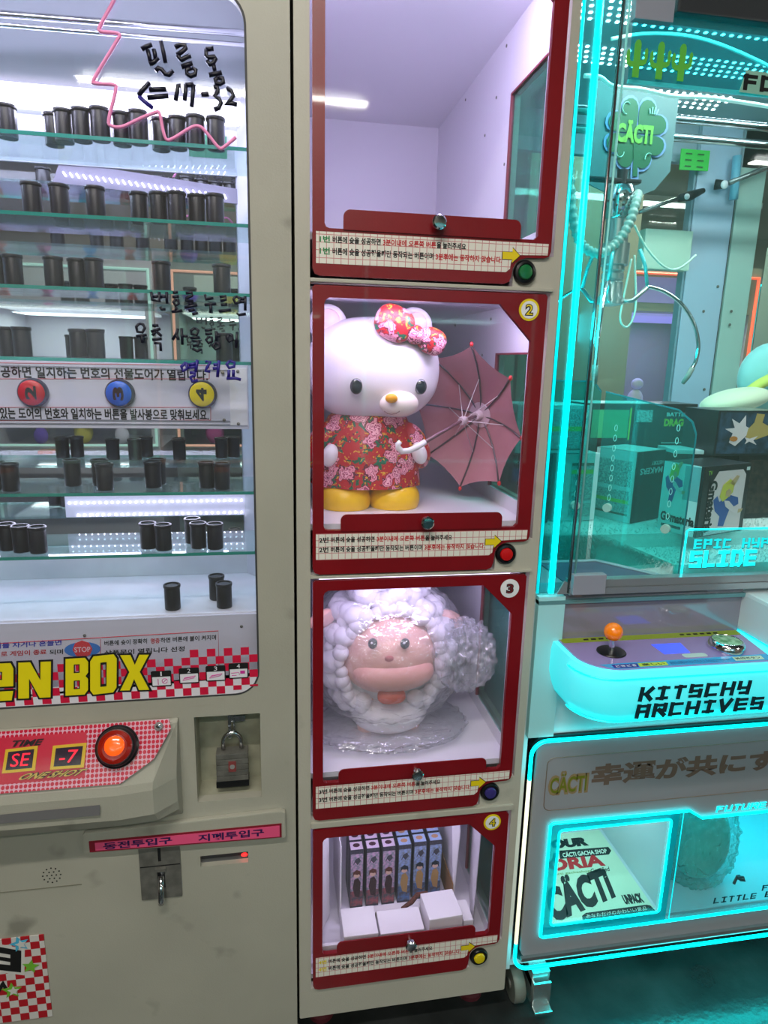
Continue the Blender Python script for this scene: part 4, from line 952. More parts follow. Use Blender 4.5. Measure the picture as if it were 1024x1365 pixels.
tag(mk('card_sheet', sl_, PAPER), 'white card sheet against the right side window of the bottom compartment', 'card')
sl_ = MB(); sl_.add([(.072, .055, .19), (.128, .17, .19), (.122, .17, .56), (.080, .06, .40)], [(0, 1, 2, 3)]).add([(.0705, .0505, .19), (.1265, .1705, .19), (.1205, .1705, .56), (.0785, .0605, .40)], [(3, 2, 1, 0)])
tag(mk('card_sheet', sl_, PAPER), 'white folded card sheet left of the narrow boxes', 'card')
sc2 = MB()
pts = [F(545, 1212, .13)+Vector((0, 0, 0)), F(560, 1204, .13), F(566, 1199, .13), F(575, 1197, .13)]
tag(mk('brown_ribbon', MB().tube([(.300, .128, .222), (.325, .132, .234), (.340, .134, .252), (.366, .134, .256)], [.004, .006, .006, .003], 8), mat('brown lace', (100, 50, 40), .8, noise=.5, nscale=200), smooth=True), 'dark brown lacy scrap sticking up behind the tallest carton', 'scrap')
fb = MB().box(.236, .338, .116, .136, .1805, .214)
tag(mk('patterned_box', fb, mat('olive patterned card', (150, 140, 100), .6, c2=(90, 84, 70), nscale=160)), 'thin box with olive patterned top behind the low carton', 'box')

# ================================================================== RIGHT CLAW MACHINE
cm = thing('claw_machine', 'large cyan neon lit claw machine with orange joystick', 'claw machine', (1.1, .45, 0))
TEALW = mat('machine white enamel', (214, 224, 228), .35)
GREYP = mat('machine grey panel', (150, 150, 156), .4)
XR = 1.75
mk('front_panel', plate(rrect(.562, XR, .166, .733, .022), [[(.612, .224), (1.5, .224), (1.5, .504), (.985, .504), (.953, .528), (.612, .528)]], .004, .018), GREYP, cm)
mk('panel_lip', MB().box(.562, XR, -.004, .004, .162, .172), mat('aluminium lip', (150, 150, 152), .3, .7), cm, bevel=.001)
mk('dark_gap', plate(rrect(.552, XR+.02, .146, .742, .03), [rrect(.564, XR-.01, .168, .731, .02)], .012, .030), BLACK, cm)
def npath(x0, z0, z1, r, n=8):
    p = [(XR, z1)]; p += [(x0+r+r*math.cos(a), z1-r+r*math.sin(a)) for a in [PI/2+j*PI/2/n for j in range(n+1)]]; q = [(x0+r+r*math.cos(a), z0+r+r*math.sin(a)) for a in [PI+j*PI/2/n for j in range(n+1)]]
    return p, q+[(XR, z0)]
pt, pb_ = npath(.547, .139, .7375, .035)
zs = .645; zt_ = .215
mk('neon_tube', MB().tube([(x, .0, z) for x, z in pt]+[(.547, 0, zs)], .0042, 8), CYAN, cm, smooth=True)
mk('neon_tube', MB().tube([(.547, 0, zt_)]+[(x, .0, z) for x, z in pb_], .0042, 8), CYAN, cm, smooth=True)
o = mk('neon_tube', MB().tube([(.547, 0, zs), (.547, 0, zt_)], .0046, 8), WARMT, cm, smooth=True); o['label'] = 'warm white stretch of the neon tube'
sh = MB().box(.536, .545, .02, .95, .12, 1.07).box(XR, XR+.01, .02, .95, .12, 1.07).box(.545, XR, .94, .95, .12, 1.07).box(.545, XR, .03, .94, .12, .135)
sh.box(.545, XR, .02, .03, .742, 1.065)
mk('lower_body', sh, TEALW, cm)
mk('neon_backing', MB().box(.538, XR, .012, .020, .128, .75), mat('clear edge acrylic', (120, 190, 190), .3), cm) if False else None
mk('base_frame', MB().box(.56, XR, .06, .90, .085, .12), DARKM, cm)
# glossy strip between sill and console, reflecting the joystick
mk('glossy_strip', MB().box(.598, 1.012, .012, .019, .968, 1.066), mat('glossy pewter panel', (150, 146, 158), .08, .25), cm)
mk('left_column', MB().box(.538, .596, .004, .02, .745, 1.066), mat('white enamel with cyan glow', (170, 226, 230), .3), cm)  # white body panel; the neon's cyan light is mixed into its colour
# pick-up chamber
ch = MB().box(.60, 1.52, .30, .305, .20, .545).box(.60, .604, .018, .62, .20, .545).box(1.516, 1.52, .018, .62, .2, .545).box(.60, 1.52, .018, .62, .540, .545).box(.604, 1.516, .018, .62, .195, .200)
ch = MB().box(.604, 1.516, .60, .605, .20, .545).box(.60, .604, .0185, .605, .20, .545).box(1.516, 1.52, .0185, .605, .2, .545).box(.60, 1.52, .0185, .605, .541, .546).box(.604, 1.516, .0185, .60, .222, .228)
mk('pickup_chamber', ch, mat('chamber enamel', (190, 198, 205), .3), cm)
mk('chamber_divider', MB().box(.926, .934, .03, .60, .228, .541), mat('chamber enamel', (190, 198, 205), .3), cm)
GT = glass('cyan tinted door acrylic', (228, 253, 254), .06, .03, .02, (0, 220, 230))
mk('pickup_door', MB().box(.606, 1.51, .0035-.004, .0035, .2245, .5035).box(.606, .953, -.0005, .0035, .5035, .528), GT, cm)
def ring(name, poly, r, y, m, closed=True): return mk(name, MB().tube([(x, y, z) for x, z in poly], r, 6, closed), m, cm, smooth=True)
ring('neon_outline', [(1.5, .224), (.612, .222), (.606, .226), (.606, .524), (.612, .529), (.950, .527), (.985, .504), (1.5, .504)], .0032, -.001, CYAN, False)
ring('neon_outline', rrect(.629, .906, .253, .509, .008, 3), .0028, -.001, CYAN)
mk('neon_margin', plate(rrect(.609, .925, .227, .526, .004), [rrect(.631, .904, .255, .507, .008)], -.0012, -.0008), glass('cyan frosted margin', (150, 240, 245), .05, .1, .35, (0, 225, 240)), cm)
for x in (.935,): mk('neon_outline', MB().tube([(x, -.001, .229), (x, -.001, .524)], .0012, 5), CYAN2, cm)
area('pickup_lamp', (1.22, .25, .535), .45, .3, 2.4, (0, 235, 250)); area('pickup_lamp', (.76, .2, .535), .25, .2, 1.1, (225, 245, 240))
# poster lying in the chamber
PP = mat('pale green poster', (200, 214, 190), .35)
q00, q10, q11 = FZ(738, 1238, .2295), FZ(881, 1216, .2295), FZ(797, 1103, .2295)
pz = .2295
ps2 = thing('floor_poster', 'pale green lettered poster lying flat inside the pick-up chamber', 'poster', (.76, .15, .228))
mk('sheet', MB().slab([(.608, .024), (.917, .024), (.917, .315), (.608, .315)], .2283, .2295), PP, ps2)
T = MB()
def fl_(mb, s, a, b2, c_, bold=.02, shear=0, z=.2298):
    O = FZ(*a, z); U = FZ(*b2, z)-O; V = FZ(*c_, z)-O; write(mb, s, O, U, V, bold, shear); return mb
fl_(T, 'OUR', (736, 1132), (786, 1127), (733, 1120), .08)
fl_(T, 'CÄCTi', (737, 1232), (822, 1196), (722, 1178), .06)
fl_(T, 'UNPACK', (834, 1206), (860, 1203), (828, 1193), .08)
mk('black_lettering', T, BLACKM, ps2)
mk('red_lettering', fl_(MB(), 'ORIA', (733, 1162), (808, 1154), (729, 1146), .05), REDP, ps2)
fl2 = MB(); fl_(fl2, 'cacti gachashop', (737, 1168), (788, 1163), (736, 1164), .01); mk('green_lettering', fl2, mat('olive print', (120, 140, 60), .5), ps2)
mk('black_lettering', fl_(MB(), 'Certified', (788, 1164), (813, 1161), (787, 1158), .02), BLACKM, ps2)
def pill(p, z0, z1): return MB().slab([FZ(*a, z0).to_2d()[:] for a in p], z0, z1)
mk('black_band', pill([(747, 1145), (812, 1139), (815, 1134), (811, 1129), (745, 1134)], .2296, .2298), BLACKM, ps2)
mk('black_band', pill([(738, 1137), (744, 1137), (743, 1147), (736, 1148)], .2296, .2298), BLACKM, ps2)
mk('white_lettering', fl_(MB(), 'CÄCTI GACHA SHOP', (751, 1143), (810, 1137), (749, 1136), .03, 0, .2301), mat('poster pale print', (214, 222, 205), .5), ps2)
mk('black_band', pill([(778, 1232), (876, 1216), (867, 1207), (862, 1206), (781, 1217), (776, 1221)], .2296, .2298), BLACKM, ps2)
mk('white_lettering', fl_(MB(), 'あなただけのかわいい景品', (782, 1224), (863, 1213), (781, 1219), .0, 0, .2301), mat('poster pale print', (214, 222, 205), .5), ps2)
# wrapped pouch
wp = thing('wrapped_pouch', 'teal plastic wrapped pouch with metal zip pull in the pick-up chamber', 'pouch', (1.10, .12, .228))
pm = MB(); wrinkle(pm, (1.082, .13, .345), (.075, .075, .112), 60, 40, .006, 21)
pm.v = [(x, max(y, .05), max(z, .2285)) for x, y, z in pm.v]
mk('pouch', pm, mat('sea green fabric', (96, 190, 178), .6), wp, smooth=True)
wm = MB(); wrinkle(wm, (1.080, .13, .350), (.096, .088, .150), 110, 70, .016, 22)
wm.v = [(x, max(y, .03), min(max(z, .2285), .535)) for x, y, z in wm.v]
mk('plastic_wrap', wm, glass('teal crinkled plastic', (225, 250, 248), .2, .15, .16, (150, 225, 220), 1.0, 50), wp, smooth='auto')
zp = F(985, 1172, .045)
mk('zip_pull', MB().tube([zp+Vector((-.012, 0, -.012)), zp+Vector((-.006, 0, .008)), zp+Vector((.012, 0, .004)), zp+Vector((.018, 0, -.006)), zp+Vector((.004, 0, -.002))], .0035, 8).box(zp.x-.006, zp.x+.004, zp.y-.004, zp.y+.004, zp.z+.002, zp.z+.010), DARKM, wp, smooth='auto')
tag(mk('pale_disc', MB().lathe([(.026, 0), (.026, .006)], (1.225, .045, .315), 'y', 28), mat('pale disc', (170, 195, 175), .5)), 'pale round tag at the right edge of the pick-up window', 'tag') if False else None
# lower writing
T = MB(); y0 = .0034
wr(T, '幸運が共にする', .694, 1.235, .612, .668, y0, .045)
mk('bronze_lettering', T, mat('bronze print', (118, 96, 84), .45), cm)
mk('name_outline', wr(MB(), 'CÄCTI', .594, .690, .597, .658, y0+.0002, .085), mat('bronze outline print', (150, 126, 90), .45), cm)
mk('olive_lettering', wr(MB(), 'CÄCTI', .599, .685, .603, .651, y0-.0002, .015), mat('olive lettering print', (112, 118, 24), .45), cm)
mk('thin_frame_line', MB().tube([(x, .0038, z) for x, z in rrect(.588, 1.72, .560, .692, .016, 5)], .0012, 4, True), mat('bronze print', (118, 96, 84), .45), cm)
mk('cyan_lettering', block(MB(), 'FUTURE MOOD', 1.022, 1.265, .5125, .5275, y0-.001, .0022, .0034, .5, .2), CYAN, cm)
T = MB(); block(T, 'LITTLE ECHO', 1.050, 1.268, .2565, .2725, -.0012, .0030, .0044, .5, .1); block(T, 'FUN', 1.180, 1.235, .277, .292, -.0012, .0030, .0044, .5, .1); mk('dark_lettering', T, mat('dark teal print', (4, 50, 60), .5), cm)
# console
def arc2(cx, cy, r, a0, a1, n): return [(cx+r*math.cos(a0+(a1-a0)*j/n), cy+r*math.sin(a0+(a1-a0)*j/n)) for j in range(n+1)]
co_ = [(.577, .019)]+arc2(.577+.075, -.148+.075, .075, PI, 1.5*PI, 10)+[(1.30, -.148), (1.30, .019)]
def grow(poly, d): return [(x-(d if x < .9 else -d)*(1 if y < .0 or x < .6 else 1), y-(d if y < -.07 else 0)) for x, y in poly]
cb = MB(); vs = []; n = len(co_); rgs = [(.968, .0), (.950, .004), (.905, .004), (.880, -.002), (.856, -.012), (.846, -.030)]
for z, d in rgs: vs += [(x, y, z) for x, y in grow(co_, d)]
cb.add(vs, [(j*n+i, j*n+(i+1) % n, (j+1)*n+(i+1) % n, (j+1)*n+i) for j in range(len(rgs)-1) for i in range(n)]+[tuple(range(n)), tuple(reversed(range((len(rgs)-1)*n, len(rgs)*n)))])
mk('glowing_console', cb, mat('cyan lit console', (120, 225, 230), .35, emit=.62, ec=(0, 232, 242)), cm, smooth='auto')
mk('console_edge_line', MB().tube([(x, y, .955) for x, y in grow(co_, .005)[1:-1]], .0016, 5).tube([(x, y, .862) for x, y in grow(co_, -.004)[1:-1]], .0014, 5), CYAN, cm)
tp = [(.588, .010)]+arc2(.588+.072, -.140+.072, .072, PI, 1.5*PI, 10)+[(.980, -.140), (1.006, .010)]
mk('console_top', MB().slab(tp, .968, .9705), mat('lilac console print', (158, 134, 190), .12, coat=1), cm)
band = mk('olive_band', MB().slab([(.592, -.014), (1.000, -.016), (1.005, .008), (.590, .008)], .9706, .9709), mat('olive band print', (150, 168, 30), .3), cm)
bb = MB()
for k in range(5): bb.slab([(.640+k*.017, -.006), (.651+k*.017, -.006), (.653+k*.017, .001), (.642+k*.017, .001)], .9709, .9711)
for k in range(6): bb.slab([(.862+k*.016, -.006), (.872+k*.016, -.006), (.874+k*.016, .001), (.864+k*.016, .001)], .9709, .9711)
mk('band_marks', bb, BLACKM, cm)
mk('blue_band', MB().slab([(.627, -.128), (.640, -.138), (.978, -.138), (.985, -.112), (.618, -.117)], .9706, .9709), mat('blue band print', (60, 160, 215), .2), cm)
T = MB(); wrz = lambda mb, s, x0, x1, y0_, y1_, z, b=.02: write(mb, s, (x0, y0_, z), (x1-x0, 0, 0), (0, y1_-y0_, 0), b)
wrz(T, 'あなたの好みになってもらえるのはコアだけです', .760, .890, -.134, -.121, .9711, .01); mk('navy_lettering', T, mat('navy console print', (20, 40, 110), .4), cm)
mk('label_patch', MB().slab([(.640, -.136), (.690, -.136), (.694, -.121), (.640, -.121)], .9709, .9712), mat('navy patch', (40, 40, 140), .3), cm)
mk('label_patch', MB().slab([(.692, -.135), (.752, -.135), (.755, -.121), (.695, -.121)], .9709, .9712), mat('lime patch', (190, 210, 60), .3), cm)
mk('label_patch', MB().slab([(.898, -.134), (.962, -.134), (.966, -.118), (.902, -.118)], .9709, .9712), mat('cream patch', (196, 216, 190), .3), cm)
T = MB(); wrz(T, 'どきどき', .645, .688, -.133, -.124, .9714); mk('white_lettering', T, VINYL, cm)
T = MB(); wrz(T, '楽しい', .700, .748, -.133, -.123, .9714); wrz(T, '操作ボタン', .904, .958, -.131, -.121, .9714); mk('dark_lettering', T, BLACKM, cm)
scp = [FZ(px, py, .9708).to_2d()[:] for px, py in ((882, 874), (924, 870), (909, 859.5), (865, 861))]
scp = [(.773, -.088), (.830, -.088), (.838, -.042), (.772, -.042)]
mk('console_screen', MB().slab(scp, .9706, .9712), mat('blue screen', (70, 90, 255), .2, emit=.85, ec=(62, 84, 250)), cm)
mk('info_patch', MB().slab([(x, y) for x, y in rrect(.806, .858, -.108, -.092, .006, 3)], .9706, .9710), mat('pale info print', (190, 206, 200), .3), cm)
jx, jy = .697, -.052
jp = FZ(815, 869, .971); jx, jy = jp.x, jp.y
mk('dust_washer', MB().lathe([(.0285, .9705), (.029, .972), (.028, .9735), (.010, .9765), (.009, .9765)], (jx, jy, 0), 'z', 32), BLACK, cm, smooth='auto')
mk('joystick_shaft', MB().lathe([(.0062, .972), (.0062, 1.003)], (jx, jy, 0), 'z', 16), CHROME, cm, smooth='auto')
mk('joystick_ball', MB().ell((jx, jy, 1.0145), (.0185, .0185, .0185), 28, 18), mat('orange ball plastic', (255, 128, 8), .25, coat=.6, emit=.12), cm, smooth=True)
bp_ = FZ(972, 862, .972)
mk('start_button_rim', MB().lathe([(.036, .9705), (.037, .974), (.034, .984), (.031, .989), (.0285, .990), (.027, .987)], (bp_.x-.01, bp_.y-.004, 0), 'z', 40), CHROME, cm, smooth='auto')
mk('start_button', MB().lathe([(.0275, .975), (.0275, .989), (.022, .991), (.008, .992)], (bp_.x-.01, bp_.y-.004, 0), 'z', 36), mat('pale green button', (160, 195, 160), .25, c2=(90, 140, 96), nscale=70), cm, smooth='auto')
T = MB(); block(T, 'KITSCHY', .684, .922, .909, .9365, -.1535, .0062, .0092, .34, .12); block(T, 'ARCHIVES', .681, .957, .8735, .9005, -.1535, .0062, .0092, .34, .12)
mk('dark_teal_lettering', T, mat('dark teal print', (4, 50, 60), .5), cm)
mk('coin_column', MB().box(1.012, 1.30, -.100, .02, .972, 1.060), TEALW, cm, bevel=.008)
mk('coin_window_rim', MB().tube([(x, -.1015, z) for x, z in rrect(1.035, 1.22, .880, 1.045, .02, 4)], .005, 6, True), BLACK, cm, smooth=True)
mk('coin_window', MB().prism(rrect(1.037, 1.218, .972, 1.043, .018, 4), -.103, -.100), mat('pale lit window', (235, 255, 225), .3, emit=.8), cm)
# sill, brackets, posts, header
ALU = mat('grey aluminium', (168, 172, 178), .28, .55)
mk('front_sill', MB().box(.600, XR, -.004, .022, 1.071, 1.084).box(.600, XR, -.001, .022, 1.086, 1.101).box(.600, XR, .002, .022, 1.084, 1.086), ALU, cm)
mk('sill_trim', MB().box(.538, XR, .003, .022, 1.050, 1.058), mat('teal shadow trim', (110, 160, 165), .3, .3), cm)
mk('corner_bracket', MB().box(.602, .674, -.012, .006, 1.074, 1.116), mat('grey bracket', (150, 152, 165), .35), cm, bevel=.002)
mk('corner_bracket', MB().box(.620, .692, -.010, .006, 2.108, 2.20), mat('grey bracket', (150, 152, 165), .35), cm, bevel=.002)
mk('header', MB().box(.70, XR, -.006, .04, 2.128, 2.30), mat('dark header', (70, 72, 76), .35, .4), cm, bevel=.003)
mk('roof', MB().box(.538, XR, .0, .95, 2.30, 2.34), DARKM, cm)
mk('neon_post_and_edge', MB().tube([(.5625, .004, 1.075), (.5625, .004, 2.30)], .0058, 10), CYAN, cm, smooth=True)
mk('neon_post_and_edge', MB().tube([(.534, .006, 1.075), (.534, .006, 2.30)], .0030, 8), CYAN2, cm, smooth=True)  # thin glowing line along the pane edge, beside the neon tube
mk('corner_trim', MB().tube([(.5995, .003, 1.075), (.6045, .003, 2.30)], .0035, 8), mat('brown chrome', (120, 104, 104), .2, .8), cm, smooth=True)
mk('corner_trim', MB().tube([(.611, .003, 1.10), (.616, .003, 2.30)], .0022, 8), mat('pale acrylic edge', (150, 225, 220), .2), cm, smooth=True)
mk('front_pane', MB().box(.608, XR, .006, .010, 1.100, 2.14), glass('claw front pane', (243, 252, 251), .06, .02, .035, (175, 215, 205)), cm)
mk('corner_pane', MB().box(.538, .604, .007, .010, 1.07, 2.30), glass('teal corner pane', (200, 246, 246), .07, .03, .04, (60, 200, 205)), cm)
mk('side_pane', MB().box(.538, .541, .012, .90, 1.07, 2.30), glass('teal corner pane', (200, 246, 246), .07, .03, .04, (60, 200, 205)), cm)
mk('bracket_foot', MB().prism([(.575, 1.072), (.600, 1.072), (.600, 1.095), (.590, 1.10)], .002, .006), ALU, cm)
# valance with decals
mk('valance', MB().box(.63, XR, .0115, .0145, 2.024, 2.13), glass('teal valance acrylic', (120, 232, 238), .06, .03, .10, (0, 190, 205)), cm)
mk('valance_edge', MB().box(.63, XR, .0105, .0155, 2.018, 2.024), mat('valance edge', (60, 200, 210), .2, emit=.15), cm)
CG = mat('cactus green', (96, 190, 66), .5)
for px in (849, 880, 909):
    py = 79+(px-847)*.09; c_ = F(px, py, .004); g = MB(); s_ = .0255
    cac = [(-.30,-1.1),(.30,-1.1),(.30,-.35),(.62,-.35),(.88,-.2),(.98,.1),(.98,.62),(.84,.75),(.70,.62),(.70,.12),(.60,-.02),(.30,-.02),(.30,.95),(.18,1.15),(-.02,1.2),(-.20,1.12),(-.30,.92),(-.30,-.15),(-.58,-.13),(-.68,.02),(-.68,.45),(-.82,.6),(-.96,.45),(-.98,.0),(-.86,-.32),(-.60,-.46),(-.30,-.48)]
    g.prism([(c_.x+x_*.0200, c_.z+z_*.0255) for x_, z_ in cac], .0030, .0045)
    mk('cactus_decal', g, CG, cm)
q = F(990, 108, .004)
mk('name_decal_ground', MB().prism([(q.x-.004, q.z-.018), (q.x+.2, q.z-.022), (q.x+.2, q.z+.014), (q.x+.005, q.z+.018)], .0035, .0045), mat('pale green decal', (150, 200, 180), .5), cm)
mk('name_decal_lettering', block(MB(), 'FOX', q.x+.002, q.x+.098, q.z-.013, q.z+.011, .0030, .0058, .0085, .34), BLACKM, cm)
# interior
mk('deck', MB().box(.545, XR, .03, .94, 1.066, 1.088), mat('deck enamel', (150, 160, 170), .4), cm)
mk('chute_tray', MB().slab([(.60, .03), (.84, .03), (.742, .158), (.60, .158)], 1.0885, 1.091), mat('mauve grey chute', (96, 90, 118), .3), cm)
ctp = MB().tube([(.60, .155, 1.093), (.738, .155, 1.093), (.832, .028, 1.093)], .004, 6); mk('chute_trim', ctp, mat('pale trim', (180, 190, 200), .4), cm)
# fleece bed around the chute
def bed(name, poly, z0, z1, m):
    return MB().slab(poly, z0, z1)
FLE = mat('snowy fleece', (240, 248, 247), .95, bump=1.0, bscale=420, sheen=.6, noise=.12, nscale=90)
fm = MB()
fm.slab([(.746, .172), (XR-.02, .172), (XR-.02, .93), (.746, .93)], 1.0885, 1.150).slab([(.55, .172), (.746, .172), (.746, .93), (.55, .93)], 1.0885, 1.150).slab([(.752, .170), (.852, .032), (XR-.02, .032), (XR-.02, .172)], 1.0885, 1.118)
bed_o = mk('fleece_bed', fm, FLE, cm); 
tf = MB(); random.seed(5)
def tuft(x, y, z, dx, dy, dz, r=.0022):
    p = Vector((x, y, z)); q = p+Vector((dx, dy, dz)); u = Vector((random.uniform(-1, 1), random.uniform(-1, 1), .2)).normalized()*r
    tf.add([p-u, p+u, q], [(0, 1, 2)])
for i in range(5200):
    if i % 3 == 0:
        x = random.uniform(.55, .748); y = .172; z = random.uniform(1.095, 1.152); tuft(x, y, z, random.uniform(-.006, .006), -random.uniform(.004, .012), random.uniform(-.012, .004))
    elif i % 3 == 1:
        t_ = random.random(); x = .748+(.850-.748)*t_; y = .172+(.034-.172)*t_; z = random.uniform(1.093, 1.118+.034*(1-t_)); tuft(x, y, z, random.uniform(-.010, .0), -random.uniform(.002, .006), random.uniform(-.012, .006))
    else:
        x = random.uniform(.60, 1.5); y = random.uniform(.175, .35); tuft(x, y, 1.149, random.uniform(-.006, .006), random.uniform(-.006, .006), random.uniform(.003, .009))
for i in range(1800):
    x = random.uniform(.85, 1.35); y = random.uniform(.036, .17); tuft(x, y, 1.117, random.uniform(-.006, .006), random.uniform(-.006, .006), random.uniform(.003, .009))
o = mk('fleece_tufts', tf, FLE, cm); o['kind'] = 'stuff'
# sloping fleece face seen through the barrier
mk('fleece_slope', MB().add([(.738, .166, 1.0886), (.840, .030, 1.0886), (.852, .032, 1.119), (.752, .172, 1.152), (.752, .172, 1.0886), (.852, .032, 1.0886)], [(0, 1, 2, 3), (0, 3, 4), (1, 5, 2)]), FLE, cm)
# tinted barrier
BT = glass('teal barrier acrylic', (162, 238, 234), .08, .03, .08, (20, 190, 186))
def slabv(p0, p1, poly, th, mb=None):          # upright sheet from p0 to p1 (plan), outline in (distance, z)
    mb = mb or MB(); d = Vector((p1[0]-p0[0], p1[1]-p0[1], 0)); L = d.length; d.normalize(); n_ = Vector((d.y, -d.x, 0))*th
    k = len(poly); v0 = [Vector((p0[0], p0[1], 0))+d*u+Vector((0, 0, z)) for u, z in poly]
    return mb.add(v0+[v+n_ for v in v0], [tuple(range(k)), tuple(reversed(range(k, 2*k)))]+[(i, (i+1) % k, (i+1) % k+k, i+k) for i in range(k)])
Bp0, Bp1 = (.7285, .166), (.862, .024); BL = math.hypot(Bp1[0]-Bp0[0], Bp1[1]-Bp0[1])
outl = [(0, 1.092), (BL, 1.080), (BL, 1.400), (BL-.010, 1.425), (BL-.040, 1.448), (0, 1.478)]
br1 = mk('chute_barrier', slabv(Bp0, Bp1, outl, .003), BT, cm)
e_ = slabv(Bp0, Bp1, [(BL-.003, 1.080), (BL, 1.080), (BL, 1.400), (BL-.010, 1.425), (BL-.040, 1.448), (0, 1.478), (0, 1.475), (BL-.041, 1.445), (BL-.013, 1.4225), (BL-.003, 1.398)], .0034)
mk('barrier_edge', e_, mat('dark teal edge', (0, 120, 130), .2), br1)
br2 = mk('chute_barrier', slabv((.545, .165), (.715, .165), [(0, 1.092), (.17, 1.092), (.17, 1.478), (.150, 1.500), (0, 1.500)], .003), BT, cm)
mk('barrier_edge', slabv((.545, .1645), (.715, .1645), [(0, 1.497), (.150, 1.497), (.169, 1.475), (.17, 1.478), (.150, 1.500), (0, 1.500)], .004), mat('dark teal edge', (0, 120, 130), .2), br2)
for (a0, a1) in (((.030, 1.222), (.030, 1.40)), ((.158, 1.195), (.158, 1.41))):
    d = Vector((Bp1[0]-Bp0[0], Bp1[1]-Bp0[1], 0)).normalized(); nv = Vector((d.y, -d.x, 0))
    for k in range(9):
        z = a0[1]+(a1[1]-a0[1])*k/8; c_ = Vector((Bp0[0], Bp0[1], z))+d*a0[0]+nv*.004
        if k == 0: mk('barrier_knob', MB().tube([c_, c_+nv*.010], .0095, 16), mat('ivory knob', (225, 215, 205), .4), cm)
        else: mk('slot_hole', MB().tube([c_+d*.003*math.cos(j*PI/4)+Vector((0, 0, .007*math.sin(j*PI/4))) for j in range(8)], .0008, 4, True), mat('slot shine', (190, 240, 235), .2), br1)
c_ = Vector((.672, .158, 1.225)); mk('barrier_knob', MB().tube([c_, c_+Vector((0, -.010, 0))], .0095, 16), mat('ivory knob', (225, 215, 205), .4), cm)
for k in range(8): mk('slot_hole', MB().tube([Vector((.675+k*.001, .160, 1.25+k*.025))+Vector((.003*math.cos(j*PI/4), 0, .007*math.sin(j*PI/4))) for j in range(8)], .0008, 4, True), mat('slot shine', (190, 240, 235), .2), br2)
# edge-lit slide sign
sg = mk('edge_lit_sign', MB().prism(rrect(.866, 1.36, 1.090, 1.198, .004), .024, .028), glass('sign acrylic', (215, 250, 250), .06, .02, .08, (120, 240, 240)), cm)
mk('sign_edge', MB().tube([(.866, .023, 1.0900), (.866, .023, 1.194), (.870, .023, 1.198), (1.36, .023, 1.198)], .0018, 6), CYAN, sg)
mk('sign_lettering', block(MB(), 'EPIC HYPE', .886, 1.090, 1.1555, 1.176, .0228, .0042, .0062, .3), CYAN2, sg)
mk('sign_lettering', block(MB(), 'SLIDE IN', .881, 1.140, 1.114, 1.150, .0228, .0072, .0092, .28), CYAN, sg)
mk('lettering_shade', block(MB(), 'SLIDE IN', .8828, 1.1418, 1.1115, 1.1480, .0238, .0080, .0100, .28), mat('teal shade print', (0, 110, 130), .4), sg)
mk('lettering_shade', block(MB(), 'EPIC HYPE', .8872, 1.0912, 1.1535, 1.1745, .0238, .0050, .0070, .3), mat('teal shade print', (0, 110, 130), .4), sg)
# ceiling and lights
mk('inner_ceiling', MB().box(.545, XR, .03, .94, 2.285, 2.298), mat('inner ceiling', (170, 190, 198), .5), cm)
da = MB()
def dots(r0, n, m, dx, dy, cx0, cy0):
    for j in range(m):
        for i in range(n):
            da.box(cx0+i*dx+(j % 2)*dx/2-.0034, cx0+i*dx+(j % 2)*dx/2+.0034, cy0+j*dy-.0034, cy0+j*dy+.0034, 2.2835, 2.2848)
dots(0, 40, 4, .022, .026, .66, .30); dots(0, 40, 4, .022, .026, .66, .50); dots(0, 12, 4, .024, .030, 1.04, .70)  # middle block is the reflection of the led rows, built as dots
o = mk('led_array_with_reflection', da, mat('ceiling led and reflected dots', (255, 255, 255), .4, emit=22, ec=(240, 250, 255)), cm); o['kind'] = 'stuff'
area('claw_fill', (1.15, .10, 2.262), 1.0, .08, 11.5, (232, 250, 246), (math.radians(12), 0, 0)); area('claw_front_fill', (.80, .07, 2.255), .4, .04, 1.2, (0, 230, 240)); area('claw_cyan_fill', (.575, .20, 1.6), .05, .9, 3.6, (0, 235, 245), (0, math.radians(-90), 0))  # added fill lights kept out of view, boosting the leds and neon
area('under_glow', (1.1, -.0, .125), 1.0, .03, 1.5, (0, 240, 240))
CAB_REFL = mat('white cable and reflection', (225, 240, 235), .4, emit=.35)  # shared by the cable and the reflected light line
mk('white_cable_and_reflection', MB().tube(spl([F(px, py, .16) for px, py in ((779, 101), (800, 103), (818, 115), (855, 119), (898, 128), (950, 131), (1024, 142), (1060, 150))]), .0042, 8), CAB_REFL, cm, smooth=True)
mk('white_cable_and_reflection', MB().tube(spl([F(px, py, .22) for px, py in ((815, 52), (850, 46), (886, 45), (928, 50), (972, 64), (1024, 88), (1060, 110))]), .0036, 8), CAB_REFL, cm, smooth=True)  # reflected light line shaped as a second glowing tube
for z in (2.146, 2.104): mk('chrome_rail', MB().tube([(.70, .5, z), (XR, .5, z)], .0105, 12), CHROME, cm, smooth=True)
